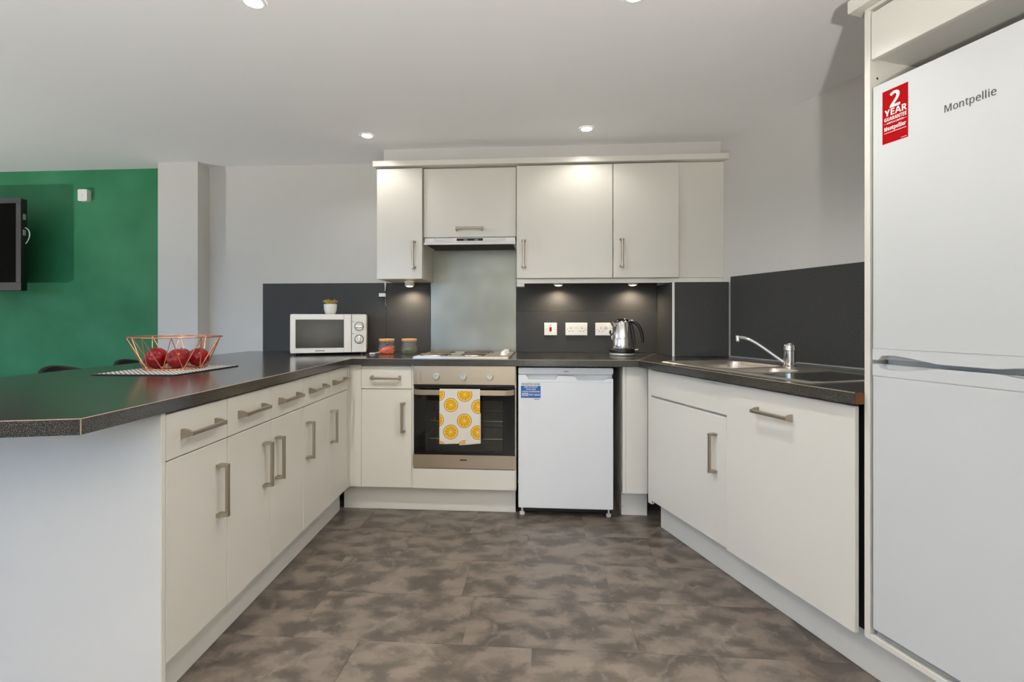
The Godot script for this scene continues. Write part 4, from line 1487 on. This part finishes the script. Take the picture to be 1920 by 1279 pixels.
# ------------------------------------------------------------------------------------------------ television, sensor, stools
func build_living_side() -> void:
	var tv := thing("television", "black flat television mounted on the green wall, cut off by the frame", "television", at(-4.17, 1.335, 0.25))
	var w := 1.06
	var h := 0.642
	var x1 := 0.53
	var b := MB.new(at(0, 0, -0.038))
	b.prism(rrect(Vector2(0, h / 2), w, h, 0.012), 0.0, 0.036, 40.0)
	obj("case", b, M.black, tv)
	var fr := MB.new()
	fr.box(Vector3(-x1, h - 0.036, -0.002), Vector3(x1, h, 0.004), 0.002)
	fr.box(Vector3(-x1, 0, -0.002), Vector3(x1, 0.058, 0.004), 0.002)
	fr.box(Vector3(-x1, 0.058, -0.002), Vector3(-x1 + 0.036, h - 0.036, 0.004))
	fr.box(Vector3(x1 - 0.036, 0.058, -0.002), Vector3(x1, h - 0.036, 0.004))
	M.bezel = mat(c8(48, 46, 48), 0.2)
	obj("bezel", fr, M.bezel, tv)
	obj("screen", boxm(Vector3(-x1 + 0.036, 0.058, -0.002), Vector3(x1 - 0.036, h - 0.036, 0.001)), M.screen, tv)
	for q in [[0.495, 0.535], [0.385, 0.425]]:
		obj("side_socket", boxm(Vector3(x1 - 0.001, q[0], -0.028), Vector3(x1 + 0.004, q[1], -0.010), 0.001), M.grey_plastic, tv)
	var cb := MB.new()
	cb.tube(bez(Vector3(x1, 0.44, -0.025), Vector3(x1 + 0.04, 0.43, -0.03), Vector3(x1 + 0.04, 0.37, -0.03), Vector3(x1 - 0.002, 0.33, -0.03), 12), 0.003, 8)
	obj("cable", cb, M.plastic, tv)
	obj("bracket", boxm(Vector3(-0.25, 0.12, -0.2495), Vector3(0.25, 0.52, -0.039), 0.004), M.dark, tv)
	var s := thing("alarm_sensor", "small white alarm sensor high on the green wall", "sensor", at(-3.40, 2.003, 0.001))
	var m := MB.new()
	m.prism(rrect(Vector2(0, 0.043), 0.072, 0.086, 0.010), 0, 0.036, 40.0)
	obj("case", m, M.plastic, s)
	var ln := MB.new(Transform3D(Basis(Vector3.RIGHT, PI / 2), Vector3(-0.002, 0.040, 0.036)))
	ln.lathe([Vector2(0.006, 0), Vector2(0.005, 0.003), Vector2(0, 0.004)], Vector3.ZERO, 14)
	obj("lens", ln, M.white, s)
	var sp := [[-2.35, 1.09, "black bar stool furthest left behind the peninsula"], [-2.35, 0.66, "black bar stool behind the fruit basket"], [-2.30, 0.25, "black bar stool nearest the grey pier"]]
	for q in sp:
		var o := thing("bar_stool", q[2], "stool", at(q[0], 0, q[1]), "bar stools along the peninsula")
		var seat := MB.new(lift())
		seat.prism(rrect(Vector2(0.01, 0), 0.34, 0.36, 0.08, 8), 0.60, 0.64, 30.0)
		obj("seat", seat, M.stool, o)
		var bk := MB.new()
		var g := []
		for j in 9:
			var row := []
			for i in 17:
				var u := i / 16.0 * 2.0 - 1.0
				var v := j / 8.0
				row.append(Vector3(-0.02 - 0.13 * (1.0 - u * u) - 0.02 * v, 0.70 + v * (0.190 - 0.06 * u * u), u * 0.17))
			g.append(row)
		grid_mesh(bk, g, Vector3(1, 0, 0))
		var g2 := []
		for row in g:
			g2.append(row.map(func(p): return p + Vector3(-0.016, 0, 0)))
		grid_mesh(bk, g2, Vector3(-1, 0, 0))
		bk.tube(g[8].map(func(p): return p + Vector3(-0.008, 0, 0)), 0.0095, 8)
		bk.tube(g[0].map(func(p): return p + Vector3(-0.008, 0, 0)), 0.0095, 8)
		obj("backrest", bk, M.stool, o)
		for e: float in [-1.0, 1.0]:
			var br := MB.new()
			br.tube([Vector3(-0.10, 0.62, e * 0.09), Vector3(-0.15, 0.66, e * 0.09), Vector3(-0.155, 0.80, e * 0.085)], 0.009, 8)
			obj("back_support", br, M.stool, o)
			for f: float in [-1.0, 1.0]:
				var lg := MB.new()
				lg.tube([Vector3(f * 0.12, 0.605, e * 0.12), Vector3(f * 0.19, 0.002, e * 0.19)], 0.011, 8)
				obj("leg", lg, M.stool, o)
		var ft := MB.new()
		ft.tube([Vector3(0.165, 0.22, 0.165), Vector3(0.165, 0.22, -0.165), Vector3(-0.165, 0.22, -0.165), Vector3(-0.165, 0.22, 0.165)], 0.008, 8, true)
		obj("footrest", ft, M.stool, o)


# ------------------------------------------------------------------------------------------------ lamps
func build_lamps() -> void:
	var seen := [
		[-1.084, 0.532, "recessed ceiling downlight above the left end of the wall cabinets"], [0.223, 0.548, "recessed ceiling downlight above the right wall cabinets"],
		[-1.022, 1.800, "recessed ceiling downlight cut by the top of the frame"], [0.295, 1.740, "recessed ceiling downlight just above the frame, right of centre"]]
	var unseen := [[-1.0, 3.1, 0.25], [1.45, 2.83, 1.5], [-3.1, 2.6, 0.4], [-4.7, 2.6, 0.4], [-3.1, 4.6, 0.4], [-4.7, 4.6, 0.4], [1.3, 4.4, 0.6], [-1.3, 4.6, 0.3]]  # downlights out of view, places and powers chosen to light room and fronts
	for q in seen:
		downlight(q[0], q[1], q[2], [0.17, 0.17, 1.35, 1.0][seen.find(q)])
	var where := ["above the near end of the peninsula", "beyond the tall fridge housing, towards the peninsula doors", "over the middle of the living area", "in front of the television", "near the right-hand window", "near the left-hand window", "in the room corner past the fridge", "by the wall between window and fridge side"]
	for k in unseen.size():
		downlight(unseen[k][0], unseen[k][1], "recessed ceiling downlight out of view, placed to light the room, " + where[k], unseen[k][2])
	for q in [[-4.8, 2.4, 3.2], [-0.2, 5.0, 7.5]]:
		added_uplighter(q[0], q[1], q[2])
	var uc := [[-0.948, 0.09, "round under-cabinet light below the left wall cabinet", 1.3935], [0.069, 0.09, "left under-cabinet light over the sockets", 1.3935], [0.561, 0.09, "right under-cabinet light near the boxed corner", 1.3935]]
	for q in uc:
		var o := thing("under_cabinet_light", q[2], "light", at(q[0], q[3], q[1]), "under-cabinet lights")
		var b := MB.new()
		b.lathe([Vector2(0.024, -0.030), Vector2(0.031, -0.028), Vector2(0.033, 0.0)], Vector3.ZERO, 28)
		obj("housing", b, M.plastic, o)
		var l := MB.new()
		l.lathe([Vector2(0, -0.0345), Vector2(0.014, -0.034), Vector2(0.022, -0.032), Vector2(0.0238, -0.0285), Vector2(0, -0.0285)], Vector3.ZERO, 28)
		obj("lamp_lens", l, M.lamp_warm, o)
		var s := SpotLight3D.new()
		s.name = "lamp_light"
		s.light_color = Color(1.0, 0.91, 0.79)
		s.light_energy = 0.2
		s.spot_angle = 80.0
		s.spot_angle_attenuation = 0.7
		s.spot_range = 8.0
		s.spot_attenuation = 2.0
		s.light_size = 0.02
		s.shadow_enabled = true
		o.add_child(s)
		s.position = Vector3(0, -0.037, 0)
		s.rotation.x = -PI / 2


func downlight(x: float, z: float, label: String, power: float) -> void:
	var o := thing("downlight", label, "light", at(x, CEIL, z), "recessed ceiling downlights")
	var b := MB.new()
	b.lathe([Vector2(0.031, -0.004), Vector2(0.040, -0.0045), Vector2(0.043, -0.0005)], Vector3.ZERO, 32)
	obj("trim_ring", b, M.plastic, o)
	var l := MB.new()
	l.lathe([Vector2(0, -0.0075), Vector2(0.018, -0.007), Vector2(0.029, -0.005), Vector2(0.0305, -0.001), Vector2(0, -0.001)], Vector3.ZERO, 32)
	obj("lamp_lens", l, M.lamp, o)
	var s := SpotLight3D.new()
	s.name = "lamp_light"
	s.light_color = Color(1.0, 0.985, 0.965)
	s.light_energy = power
	s.spot_angle = 73.0
	s.spot_angle_attenuation = 0.55
	s.spot_range = 14.0
	s.spot_attenuation = 2.0
	s.light_size = 0.03
	s.shadow_enabled = true
	o.add_child(s)
	s.position = Vector3(0, -0.011, 0)
	s.rotation.x = -PI / 2


func added_uplighter(x: float, z: float, power: float) -> void:  # added lamp out of view, throwing fill light onto the ceiling
	var o := thing("added_fill_lamp", "added fill lamp standing low and out of view " + ("beside the television" if x < -3.0 else "behind the camera"), "lamp", at(x, 0, z), "added fill uplighters out of frame")
	var b := MB.new()
	b.lathe([Vector2(0.13, 0.001), Vector2(0.13, 0.012), Vector2(0.02, 0.025), Vector2(0.012, 0.04), Vector2(0.012, 0.46)], Vector3.ZERO, 28)
	obj("stand", b, M.silver, o)
	var s := MB.new()
	s.lathe([Vector2(0.02, 0.46), Vector2(0.11, 0.51), Vector2(0.15, 0.56), Vector2(0.146, 0.56), Vector2(0.105, 0.515), Vector2(0.0, 0.48)], Vector3.ZERO, 32)
	obj("shade", s, M.plastic, o)
	var l := MB.new()
	l.lathe([Vector2(0, 0.535), Vector2(0.04, 0.54), Vector2(0.05, 0.565), Vector2(0.03, 0.585), Vector2(0, 0.59)], Vector3.ZERO, 24)
	obj("lamp_bulb", l, M.lamp, o)
	var e := SpotLight3D.new()
	e.name = "lamp_light"
	e.light_color = Color(1.0, 0.995, 0.98)
	e.light_energy = power
	e.spot_angle = 82.0
	e.spot_angle_attenuation = 0.4
	e.spot_range = 14.0
	e.spot_attenuation = 2.0
	e.light_size = 0.05
	e.shadow_enabled = true
	o.add_child(e)
	e.position = Vector3(0, 0.575, 0)
	e.rotation.x = PI / 2
